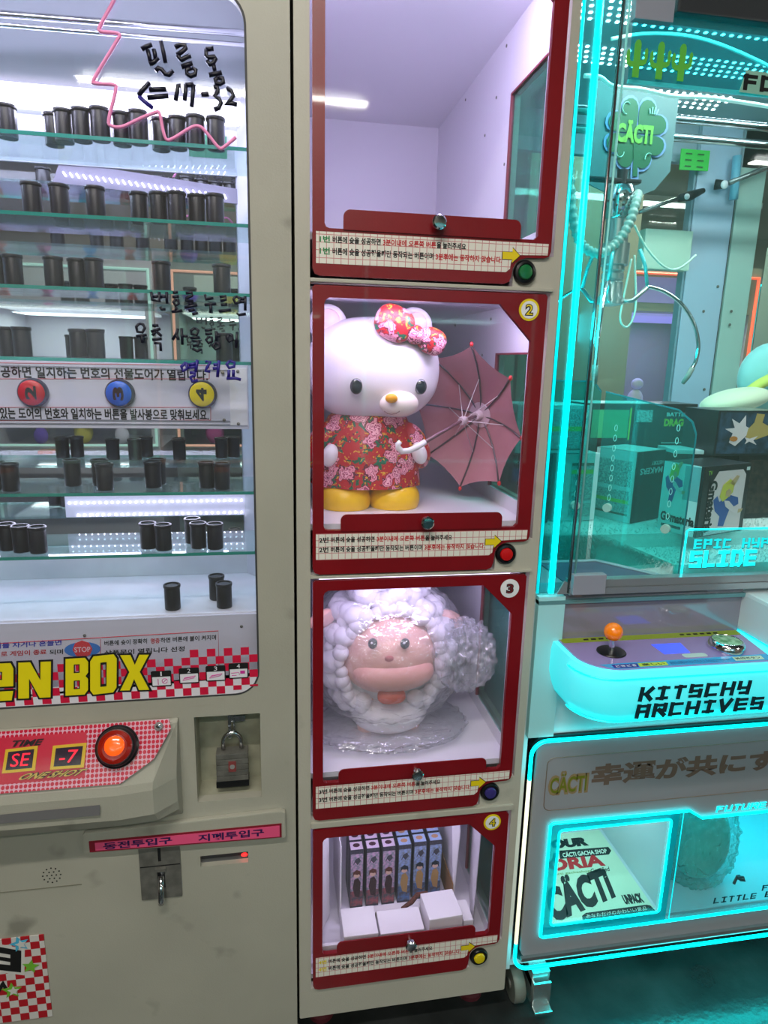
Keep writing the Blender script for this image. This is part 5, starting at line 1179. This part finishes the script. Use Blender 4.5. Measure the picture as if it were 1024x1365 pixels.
# claw carriage plate with clover
car = MB().prism([(.700, 1.93), (.700, 2.135), (.905, 2.118), (.903, 1.965), (.870, 1.925), (.80, 1.895)], .300, .304)
cr = mk('carriage_cover', car, mat('frosted carriage cover', (82, 106, 110), .4), cm)
cxx, czz = F(850, 180, .29).x, F(850, 180, .29).z
def heart(cx0, cz0, a, r):
    out = []
    for j in range(28):
        t_ = 2*PI*j/28; hx = .9*math.sin(t_)**3; hz = .72*math.cos(t_)-.28*math.cos(2*t_)-.10*math.cos(3*t_)-.04*math.cos(4*t_)
        u_ = hz+.85; out.append((cx0+r*(u_*math.cos(a)-hx*math.sin(a)), cz0+r*(u_*math.sin(a)+hx*math.cos(a))))
    return out
for k_, a in enumerate((PI*.75, PI*.25, -PI*.25, -PI*.75)):
    o = mk('clover_outline', MB().prism(heart(cxx, czz+.004, a, .0500), .2960+k_*.0003, .2985), mat('lilac outline print', (105, 130, 175), .4), cr)
    mk('clover_leaf', MB().prism(heart(cxx+.003*math.cos(a), czz+.004+.003*math.sin(a), a, .0445), .2940+k_*.0003, .2955), mat('clover green print', (14, 84, 56), .4), cr)
mk('clover_stem_outline', MB().prism([(cxx-.008, czz-.01), (cxx+.008, czz-.01), (cxx+.016, czz-.088), (cxx-.004, czz-.088)], .2952, .2958), mat('lilac outline print', (105, 130, 175), .4), cr)
mk('clover_stem', MB().prism([(cxx-.005, czz-.01), (cxx+.005, czz-.01), (cxx+.012, czz-.083), (cxx+.000, czz-.083)], .2936, .2939), mat('clover green print', (14, 84, 56), .4), cr)
mk('clover_lettering', wr(MB(), 'CÄCTI', F(822, 185, .29).x, F(871, 185, .29).x, czz-.016, czz+.030, .2925, .05), mat('lime lettering', (84, 150, 50), .5), cr)
g = MB(); g.tube([(cxx-.030+.010*math.cos(a), .292, czz+.052+.012*math.sin(a)) for a in [.8+j*.5 for j in range(9)]], .0012, 4)
g.tube([(cxx+.034+.009*math.cos(a), .292, czz-.044+.010*math.sin(a)) for a in [1.0+j*.4 for j in range(7)]], .0012, 4).tube([(cxx-.036+.009*math.cos(a), .292, czz-.036+.010*math.sin(a)) for a in [3.2+j*.4 for j in range(9)]], .0012, 4)
for k in range(4): g.tube([(cxx+.026+k*.005, .292, czz+.045), (cxx+.024+k*.007, .292, czz+.060-abs(k-1.5)*.003)], .0014, 5)
mk('clover_marks', g, mat('pale mint print', (140, 200, 185), .4), cr)
# claw
def build_claw(par, c, s):
    c = Vector(c)
    def L(prof, n=28): return MB().lathe([(r*s, h*s) for r, h in prof], c, 'z', n)
    mk('claw_spindle', L([(.012, .10), (.012, .06)]), DARKM, par); mk('spindle_plate', MB().box(c.x-.085*s, c.x+.045*s, c.y-.01, c.y+.01, c.z+.072*s, c.z+.080*s), DARKM, par, bevel=.002)
    mk('claw_cup', L([(.020, .068), (.030, .064), (.034, .050), (.034, -.004), (.031, -.008)]), CHROME, par, smooth='auto')
    h = MB()
    for j, zz in enumerate((.042, .030, .018)):
        for i in range(14):
            a = 2*PI*(i+.5*(j % 2))/14; p = c+Vector((.0338*s*math.cos(a), .0338*s*math.sin(a), zz*s)); h.ell(p, (.0032*s, .0032*s, .0032*s), 8, 5)
    o = mk('cup_holes', h, BLACK, par); o['kind'] = 'stuff'
    mk('claw_motor', L([(.027, -.008), (.027, -.060), (.033, -.062), (.033, -.110), (.030, -.112)]), mat('satin steel', (175, 178, 178), .3, .8), par, smooth='auto')
    mk('claw_body', L([(.026, -.112), (.026, -.122), (.022, -.126), (.026, -.130), (.026, -.142), (.022, -.146), (.026, -.150), (.026, -.178), (.030, -.184), (.030, -.200), (.012, -.204)]), mat('satin steel', (175, 178, 178), .3, .8), par, smooth='auto')
    for a in (-.12, 2.0, 4.15):
        d = Vector((math.cos(a), math.sin(a), 0)); z = Vector((0, 0, 1))
        mk('claw_link', MB().tube([c+(d*.026-z*.192)*s, c+(d*.055-z*.190)*s, c+(d*.088-z*.158)*s], .0055*s, 8), mat('satin steel', (175, 178, 178), .3, .8), par, smooth=True)
        mk('claw_link', MB().tube([c+(d*.060-z*.072)*s, c+(d*.078-z*.11)*s, c+(d*.088-z*.156)*s], .0045*s, 8), mat('teal link', (60, 190, 195), .3, .3), par, smooth=True)
        mk('claw_finger', MB().tube(spl([c+(d*r-z*zz)*s for r, zz in ((.088, .156), (.130, .166), (.175, .192), (.212, .235), (.232, .285), (.232, .325), (.222, .352))]), .0048*s, 8), CHROME, par, smooth=True)
        mk('finger_tip', MB().tube([c+(d*r-z*zz)*s for r, zz in ((.225, .345), (.215, .368), (.205, .384))], [.0068*s, .0068*s, .005*s], 8), mat('grey rubber', (120, 128, 120), .6), par, smooth=True)
build_claw(cm, (F(825, 282, .25).x, .25, F(824, 288, .25).z), .93)
hs = [F(px, py, yy) for px, py, yy in ((758, 190, .24), (760, 240, .23), (764, 290, .22), (775, 325, .21), (797, 338, .20), (820, 326, .20), (838, 300, .20), (848, 270, .21), (850, 258, .24))]
fine = []
for i in range(len(hs)-1):
    p0 = hs[max(i-1, 0)]; p1 = hs[i]; p2 = hs[i+1]; p3 = hs[min(i+2, len(hs)-1)]
    for j in range(16):
        t_ = j/16; fine.append(.5*((2*p1)+(p2-p0)*t_+(2*p0-5*p1+4*p2-p3)*t_*t_+(3*p1-p0-3*p2+p3)*t_**3))
mk('ribbed_hose', MB().tube(fine, [(.0108 if i % 4 < 2 else .0086) for i in range(len(fine))], 12), mat('grey hose', (150, 168, 160), .5), cm, smooth='auto')
mk('hanging_cable', MB().tube(spl([F(px, py, .45) for px, py in ((846, 300), (862, 330), (885, 355), (905, 358), (928, 340))]), .003, 8), mat('pale cable', (185, 205, 190), .5), cm, smooth=True)
mk('hanging_cable', MB().tube(spl([F(px, py, .40) for px, py in ((846, 340), (848, 400), (844, 425), (835, 436), (827, 425), (832, 395), (842, 345))]), .0025, 8), mat('pale cable', (185, 205, 190), .5), cm, smooth=True)
# back posts, glass, rods
PB1 = mat('pale blue post', (172, 192, 214), .4); PB2 = mat('pale green post', (172, 200, 190), .4)
mk('back_post', MB().box(1.362, 1.505, .90, .935, 1.088, 2.285), PB1, cm, bevel=.004)
mk('back_post', MB().box(1.517, 1.610, .905, .935, 1.088, 2.285), PB2, cm, bevel=.003)
mk('post_channel', MB().box(1.505, 1.517, .915, .93, 1.088, 2.285), DARKM, cm); mk('post_channel', MB().box(1.350, 1.357, .90, .93, 1.088, 2.285), mat('channel blue', (120, 150, 165), .4), cm)
q0 = F(858, 305, .875); q1 = F(915, 362, .875); mk('pale_back_box', MB().box(q0.x, q1.x, .86, .90, q1.z, q0.z), mat('pale green back box', (190, 215, 195), .4), cm, bevel=.006)  # pale rounded box in front of the back pane
mk('back_beam', MB().box(.545, XR, .905, .93, 2.17, 2.285), mat('inner beam', (140, 160, 172), .5), cm)
mk('back_sill', MB().box(.545, XR, .88, .94, 1.088, 1.40), mat('inner beam', (140, 160, 172), .5), cm)
mk('back_pane', MB().box(.545, XR, .936, .939, 1.40, 2.17), glass('back pane', (240, 248, 245), .06, .03, .03, (180, 210, 200)), cm)
screws([F(938, 415, .898), F(975, 415, .898), F(973, 433, .898), F(939, 519, .898), F(957, 382, .898)], 'y', None, cm, .005)
ROD = mat('grey rod', (150, 155, 155), .25, .7)
mk('support_rod', MB().tube([F(852, 283, .86), F(905, 264, .86)], .006, 8), ROD, cm, smooth=True); mk('rod_clamp', MB().tube([F(905, 264, .86), F(920, 261, .86), F(938, 254, .87)], [.012, .015, .008], 10), DARKM, cm, smooth=True); mk('clamp_knob', MB().ell(F(916, 262, .84), (.009, .006, .009), 14, 8), VINYL, cm, smooth=True)
mk('support_rod', MB().tube([F(972, 244, .86), F(1040, 216, .86)], .008, 8), ROD, cm, smooth=True); mk('rod_clamp', MB().tube([F(953, 246, .88), F(968, 246, .86)], [.016, .012], 10), DARKM, cm, smooth=True); mk('clamp_knob', MB().ell(F(966, 246, .84), (.012, .008, .013), 14, 8), VINYL, cm, smooth=True)
mk('teal_guard', MB().tube([F(983, 208, .87), F(978, 266, .87)], .014, 10), mat('teal guard', (110, 175, 200), .4), cm, smooth=True)
g0 = [F(px, py, .87) for px, py in ((909, 198), (947, 201), (944, 228), (906, 226))]
gs = mk('green_notice', MB().add(g0+[p+Vector((0, .004, 0)) for p in g0], [(0, 1, 2, 3), (7, 6, 5, 4), (0, 4, 5, 1), (1, 5, 6, 2), (2, 6, 7, 3), (3, 7, 4, 0)]), mat('green notice', (40, 180, 60), .4, emit=.1), cm)
T = MB()
for r_ in range(3):
    for c2_ in range(2):
        p = g0[0]+(g0[1]-g0[0])*(.15+.42*c2_)+(g0[3]-g0[0])*(.22+.30*r_)+Vector((0, -.002, 0)); T.box(p.x, p.x+.022, p.y-.0005, p.y, p.z-.002, p.z+.002)
mk('notice_marks', T, mat('dark green print', (10, 90, 30), .5), gs)
# caster
cs2 = thing('caster_bracket', 'shiny metal caster bracket under the claw machine corner', 'caster', (.60, .06, 0)) if False else None
mk('caster_wheel', MB().lathe([(.040, -.014), (.043, -.010), (.043, .010), (.040, .014)], (.575, .05, .044), 'x', 28), mat('wheel resin', (120, 124, 116), .5), cm, smooth='auto')
mk('caster_hub', MB().lathe([(.012, -.018), (.012, .018)], (.575, .05, .044), 'x', 14), STEEL, cm)
mk('caster_bracket', MB().box(.596, .640, .0, .06, .075, .12).box(.596, .640, -.012, -.006, .030, .10).box(.596, .640, -.03, -.008, .030, .036).box(.596, .600, -.008, .06, .03, .10), mat('bright bracket', (190, 196, 196), .25, .85), cm, bevel=.002)
mk('caster_wheel', MB().lathe([(.040, -.014), (.043, -.010), (.043, .010), (.040, .014)], (1.6, .05, .044), 'x', 28), mat('wheel resin', (120, 124, 116), .5), cm, smooth='auto')
for x in (.6, 1.6): mk('caster_wheel', MB().lathe([(.040, -.014), (.043, -.010), (.043, .010), (.040, .014)], (x, .85, .044), 'x', 28), mat('wheel resin', (120, 124, 116), .5), cm, smooth='auto')

# ---------------- prize boxes in the claw machine (each built in its own frame: front-left bottom corner at origin)
def pbox(label, loc, rot, w_, d_, h_, body, deco=None, group='figure boxes in the claw machine'):
    t = thing('figure_box', label, 'box', loc, group, rz=rot if rot else 1e-6)
    mk('box_body', MB().box(0, w_, 0, d_, 0, h_), body, t, bevel=.0015)
    def fr(name, poly, m, lift=.0006, side='f'):     # print on a face, coordinates 0..1
        mb = MB()
        if side == 'f': mb.prism([(x*w_, z*h_) for x, z in poly], -lift-.0004, -lift)
        elif side == 'l': mb.add([(-lift, (1-x)*d_, z*h_) for x, z in poly]+[(-lift-.0004, (1-x)*d_, z*h_) for x, z in poly], [tuple(range(len(poly))), tuple(reversed(range(len(poly), 2*len(poly))))])
        elif side == 't': mb.slab([(x*w_, y*d_) for x, y in poly], h_+lift, h_+lift+.0004)
        return mk(name, mb, m, t)
    def tx(name, s, x0, x1, z0, z1, m, side='f', lift=.0016, bold=.03, vert=False, mirror=False, flip=False):
        if side == 'f': O = Vector((x0*w_, -lift, z0*h_)); U = Vector(((x1-x0)*w_, 0, 0)); V = Vector((0, 0, (z1-z0)*h_))
        elif side == 'l': O = Vector((-lift, (1-x0)*d_, z0*h_)); U = Vector((0, -(x1-x0)*d_, 0)); V = Vector((0, 0, (z1-z0)*h_))
        else: O = Vector((x0*w_, z0*d_, h_+lift)); U = Vector(((x1-x0)*w_, 0, 0)); V = Vector((0, (z1-z0)*d_, 0))
        if vert: O = O+V; U, V = -V, U
        if flip: O = O+U+V; U, V = -U, -V
        return mk(name, write(MB(), s, O, U, V, bold), m, t)
    if deco: deco(fr, tx)
    return t
R_ = lambda a, b2, c_, d_: [(a, c_), (b2, c_), (b2, d_), (a, d_)]
DKB = mat('black box card', (30, 28, 34), .3); WHB = mat('white box card', (214, 220, 222), .35); GRB = mat('pale print', (196, 206, 212), .35)
BLU = mat('denim print', (36, 72, 150), .4); YEH = mat('blonde print', (214, 190, 60), .4); SKN = mat('skin print', (206, 160, 120), .4); ORB = mat('orange garment print', (200, 110, 40), .4)
LBL = mat('dense small print', (190, 205, 205), .5, c2=(110, 130, 135), nscale=260); LIM = mat('lime stripe', (150, 200, 60), .4); BRN = mat('brown stripe', (110, 84, 70), .5); TXG = mat('grey small text', (70, 80, 86), .5)
def figure(fr, ox, oz, k, side='f'):
    f = lambda pts: [(ox+x*k, oz+z*k) for x, z in pts]
    fr('figure_trousers', f([(.30, .50), (.55, .62), (.82, .55), (.86, .42), (.62, .34), (.56, .20), (.50, .02), (.34, .04), (.36, .22), (.20, .34), (.12, .55), (.22, .62)]), BLU, .0012, side)
    fr('figure_hair', f([(.28, .60), (.34, .82), (.52, .92), (.66, .84), (.64, .66), (.50, .56), (.38, .50)]), YEH, .0018, side)
    fr('figure_face', f([(.44, .60), (.56, .58), (.60, .68), (.52, .74), (.44, .70)]), SKN, .0024, side)
    fr('figure_arm', f([(.52, .84), (.70, .98), (.78, .96), (.66, .78)]), SKN, .0018, side)
    fr('figure_sleeve', f([(.42, .52), (.56, .50), (.78, .34), (.92, .30), (.90, .24), (.72, .26), (.48, .40)]), GRB, .0021, side)
    fr('figure_hand', f([(.86, .32), (1.0, .32), (.96, .26), (.86, .24)]), SKN, .0023, side)
def decoA(fr, tx):
    fr('front_picture', [(.14, .02), (.90, .02), (.90, .84), (.82, .92), (.30, .92), (.14, .70)], GRB); figure(fr, .16, .10, .76)
    tx('vertical_lettering', 'Gmateria', .13, .30, .06, .80, BLACKM, vert=True, bold=.05); tx('logo_lettering', 'TV', .08, .16, .88, .94, mat('lime stripe', (150, 200, 60), .4))
    fr('logo_badge', R_(.90, .97, .90, .95), WHB)
    fr('side_ground', R_(.0, .93, .0, 1), WHB, .0006, 'l'); figure(fr, .0, .42, .62, 'l'); fr('side_panel', R_(.55, .93, .50, .98), mat('teal grey print', (120, 170, 175), .4), .0008, 'l')
    tx('side_lettering', 'G×materia', .06, .92, .14, .28, BLACKM, 'l', bold=.05); fr('barcode', R_(.1, .6, .06, .10), TXG, .001, 'l')
pbox('white sided prize box with blonde crouching figure picture on its front', (.958, .118, 1.1515), math.radians(20), .175, .105, .165, DKB, decoA)
def decoB(fr, tx):
    fr('side_ground', R_(.02, .98, .0, 1), WHB, .0006, 'l'); fr('small_text_block', R_(.10, .90, .50, .86), LBL, .0009, 'l'); fr('small_text_block', R_(.10, .90, .12, .44), LBL, .0009, 'l')
    fr('lime_stripe', R_(.10, .90, .26, .31), LIM, .0013, 'l'); fr('brown_stripe', R_(.10, .90, .09, .12), BRN, .0013, 'l')
    tx('pale_lettering', 'HISTORY', .50, .92, .80, .86, WHB, flip=True); tx('pale_lettering', 'MAKERS', .12, .92, .68, .77, WHB, flip=True)
    fr('top_print', R_(.02, .98, .03, .97), WHB, .0006, 't')
pbox('box standing behind the teal barrier with white label side and dark front', (.878, .262, 1.1515), math.radians(26), .120, .120, .178, DKB, decoB)
def decoC(fr, tx):
    fr('label_column', R_(.34, .86, .30, .86), LBL); fr('lime_stripe', R_(.34, .86, .70, .76), LIM, .0012); fr('brown_stripe', R_(.34, .86, .82, .86), BRN, .0012); fr('small_text_block', R_(.34, .86, .06, .26), LBL)
pbox('white box with narrow text column at the left of the chute barrier', (.690, .300, 1.1515), math.radians(4), .115, .12, .170, WHB, decoC)
def decoD(fr, tx):
    tx('white_lettering', 'WORLD COLLECTION', .1, .9, .86, .91, WHB); tx('white_lettering', 'DXF', .25, .75, .45, .60, WHB); fr('blue_patch', R_(.1, .9, .62, .80), BLU); fr('figure_patch', R_(.2, .8, .08, .40), mat('ochre print', (170, 140, 90), .4))
pbox('dark box with blue patch behind the neon corner post', (.560, .290, 1.1515), 0, .112, .12, .170, DKB, decoD)
def decoE(fr, tx):
    fr('small_text_block', R_(.06, .94, .10, .92), LBL)
    fr('lime_stripe', R_(.06, .94, .46, .56), LIM, .0012); fr('brown_stripe', R_(.06, .94, .06, .10), BRN, .0012)
pbox('white text covered box lying on top of the left hand boxes', (.575, .290, 1.3235), math.radians(2), .185, .13, .115, WHB, decoE)
def decoF(fr, tx):
    fr('green_window', R_(.10, .55, .15, .85), mat('green window print', (60, 170, 120), .3)); fr('yellow_line', R_(.56, .58, .1, .9), YEL, .001); fr('label_patch', R_(.65, .85, .55, .85), LBL); fr('top_print', R_(.02, .98, .03, .97), WHB, .0006, 't')
pbox('dark box with green picture window lying behind the tall barrier', (.800, .405, 1.3320), math.radians(3), .235, .13, .105, DKB, decoF)
def decoG(fr, tx):
    tx('yellow_lettering', 'DRAGON', .05, .95, .42, .62, YEL, bold=.06); tx('white_lettering', 'BATTLE', .1, .7, .68, .78, WHB)
pbox('black box with yellow lettering beside the post at the back', (1.045, .440, 1.3320), math.radians(3), .105, .12, .105, DKB, decoG)
def decoH(fr, tx):
    fr('picture_ground', R_(.03, .97, .05, .96), mat('storm blue print', (52, 72, 98), .35, c2=(28, 36, 52), nscale=40))
    fr('silver_figure', [(.20, .30), (.30, .22), (.44, .44), (.52, .58), (.42, .66), (.40, .90), (.32, .72), (.20, .82), (.26, .62), (.12, .60), (.24, .50)], GRB, .0012)
    fr('golden_figure', [(.44, .38), (.60, .36), (.78, .46), (.76, .66), (.66, .74), (.68, .92), (.56, .94), (.54, .74), (.46, .60)], mat('gold garment print', (196, 150, 84), .4), .0014)
    fr('orange_garment', [(.80, .42), (.97, .40), (.97, .74), (.86, .70)], ORB, .0013); fr('flare_print', circ(.26, .38, .06, 12), ORB, .0020); fr('pale_star', [(.44, .26), (.50, .32), (.62, .24), (.56, .34), (.62, .44), (.50, .38), (.42, .42), (.46, .34)], GRB, .0017)
pbox('box with stormy blue picture of two figures, top of the right stack', (1.080, .262, 1.3205), math.radians(5), .200, .12, .112, DKB, decoH)
def decoI(fr, tx): fr('front_print', R_(.08, .92, .08, .92), mat('dim brown print', (70, 56, 50), .4, c2=(34, 30, 34), nscale=60)); fr('top_print', R_(.02, .98, .03, .97), WHB, .0006, 't')
pbox('black box under the stormy blue picture box', (1.175, .290, 1.1515), math.radians(5), .215, .14, .168, DKB, decoI)
pbox('dark box hidden behind the blonde figure box', (.930, .420, 1.1515), math.radians(2), .200, .15, .180, DKB, decoI)
pbox('dark box deep behind the white label box', (.700, .430, 1.1515), math.radians(2), .190, .14, .180, DKB, decoI)
pbox('black box standing at the far right of the prize pile', (1.400, .190, 1.1515), math.radians(8), .18, .12, .168, DKB, decoI)
pbox('white topped flat box bridging the middle of the pile', (1.000, .300, 1.3210), math.radians(-8), .075, .10, .010, WHB, None)
pbox('dark box lying at the back left of the pile', (.575, .600, 1.1515), 0, .22, .14, .20, DKB, decoI)
pbox('dark box at the back by the posts', (1.150, .600, 1.1515), 0, .24, .14, .22, DKB, decoI)
pl = MB().ell((1.325, .53, 1.444), (.105, .065, .034), 28, 18, Matrix.Rotation(-.2, 3, 'Y'))
pd = thing('plush_toy', 'cream and aqua plush toy slumped on the right side of the prize pile', 'plush', (1.31, .55, 1.40))
mk('body', pl, mat('cream plush', (218, 218, 188), .9, sheen=.5, bump=.4, bscale=300), pd, smooth=True)
mk('back_wing', MB().ell((1.52, .64, 1.51), (.11, .05, .105), 24, 16), mat('aqua plush', (140, 205, 205), .9, sheen=.5), pd, smooth=True)
mk('yellow_trim', MB().tube([(1.36, .54, 1.46), (1.42, .56, 1.49), (1.50, .56, 1.53)], .016, 10), mat('lime plush', (200, 215, 100), .9), pd, smooth=True)
pbox('dark box carrying the plush toy at the right', (1.19, .46, 1.3205), 0, .22, .13, .085, DKB, decoI)

# ================================================================== OTHER MACHINES IN THE ARCADE
def cabinet(label, x0, x1, y0, y1, h, body, neon, glow, gp, facing=-1, items=6, seed=0, short=''):
    t = thing('game_cabinet', label, 'game machine', ((x0+x1)/2, (y0+y1)/2, 0), 'other machines standing in the arcade')
    b_ = mat(body[0], body[1], .45); yf_, yb = (y0, y1) if facing < 0 else (y1, y0); s = 1 if facing < 0 else -1
    def B(name, xa, xb, ya, yb2, za, zb, m, par=t): return mk(name, MB().box(xa, xb, min(ya, yb2), max(ya, yb2), za, zb), m, par)
    B('base', x0, x1, yf_, yb, .02, .95, b_); B('header', x0, x1, yf_, yb, h-.28, h, b_); B('back_panel', x0, x1, yb-s*.03, yb, .95, h-.28, b_)
    for xa in (x0, x1-.05): B('corner_post', xa, xa+.05, yf_, yf_+s*.05, .95, h-.28, b_)
    B('side_panel', x0, x0+.012, yf_+s*.05, yb-s*.03, .95, h-.28, b_)
    B('control_shelf', x0+.05, x1-.05, yf_-s*.18, yf_, .82, .93, b_); B('button', x0+.3, x0+.38, yf_-s*.12, yf_-s*.05, .93, .95, mat('orange ball plastic', (255, 128, 8), .25))
    B('prize_shelf', x0+.05, x1-.05, yf_+s*.05, yb-s*.05, 1.25, 1.262, mat('lilac shelf', (190, 170, 235), .4)); 
    B('glow_panel', x0+.06, x1-.06, yf_+s*.08, yb-s*.08, h-.30, h-.285, mat('glow '+body[0], glow, .5, emit=gp))
    n_ = mat('neon '+str(neon), neon, .4, emit=1.5)
    yy = yf_-s*.006
    mk('neon_outline', MB().tube([(x0+.02, yy, .97), (x0+.02, yy, h-.06), (x1-.02, yy, h-.06), (x1-.02, yy, .97)], .012, 6, True), n_, t)
    B('marquee', x0+.15, x1-.15, yf_-s*.004, yf_, h-.23, h-.08, mat('marquee '+body[0], tuple(int(v*.85) for v in glow), .5, emit=.12))
    rnd = random.Random(seed); cc = [(200, 80, 150), (230, 220, 90), (90, 160, 220), (235, 235, 240), (220, 90, 70), (120, 90, 200)]
    for k in range(items):
        xx = x0+.10+(x1-x0-.25)*k/max(1, items-1); zz = .952 if k % 2 else 1.263; yy2 = yf_+s*(.16+rnd.random()*.1); r_ = rnd.uniform(.05, .08)
        c_ = cc[(k+seed) % 6]; o = tag(mk('prize_toy', MB().ell((xx, yy2, zz+r_), (r_*.8, r_*.8, r_), 16, 10).ell((xx, yy2-s*.01, zz+2*r_+.035), (r_*.62, r_*.6, r_*.58), 14, 10), mat('toy %d %d %d' % c_, c_, .8), smooth=True), '', 'toy')
        cn_ = ['magenta', 'yellow', 'blue', 'white', 'orange red', 'violet'][(k+seed) % 6]
        o['label'] = ('%s prize toy, %s from the left in the %s' % (cn_, ordn[k].strip() if k else 'first', short)); o['group'] = 'prize toys in the far cabinets'
    area('cabinet_lamp', ((x0+x1)/2, (y0+y1)/2, h-.32), x1-x0-.2, .3, gp*9, glow)
    return t
cabinet('far cabinet with violet lit shelves and beige body, left behind the claw machine', 2.05, 3.05, 2.7, 3.5, 2.15, ('beige cabinet', (150, 146, 126)), (255, 90, 60), (190, 160, 255), .7, items=7, seed=1, short='violet lit far cabinet')
cabinet('far cabinet with cyan neon frame, right behind the claw machine', 3.25, 4.25, 3.0, 3.8, 2.15, ('dark cabinet', (90, 96, 104)), (0, 240, 240), (180, 160, 255), 1.8, items=7, seed=3, short='cyan framed far cabinet')
cabinet('far cabinet with red neon poles in front of the back wall', 2.55, 3.35, 1.45, 2.05, 2.15, ('pale green cabinet', (150, 168, 158)), (255, 70, 50), (220, 240, 255), .9, items=5, seed=2, short='red framed far cabinet')
cabinet('white cabinet behind the viewer, left', -1.7, -.7, -3.3, -2.5, 2.1, ('white cabinet', (190, 192, 190)), (150, 190, 170), (225, 240, 230), .9, 1, 7, 4, short='white cabinet behind the viewer')
cabinet('green glowing cabinet behind the viewer, middle', -.6, .4, -3.3, -2.5, 2.1, ('grey green cabinet', (120, 140, 128)), (200, 150, 120), (215, 240, 215), .8, 1, 7, 5, short='green cabinet behind the viewer')
cabinet('cyan glowing cabinet behind the viewer, right', .5, 1.5, -3.3, -2.5, 2.1, ('teal cabinet', (90, 130, 134)), (0, 240, 230), (190, 240, 245), .8, 1, 7, 6, short='cyan cabinet behind the viewer')
pw = MB().box(1.35, 2.0, 2.35, 2.40, .01, 2.99)
struct('trim_1', pw, mat('taupe partition', (176, 170, 146), .7))
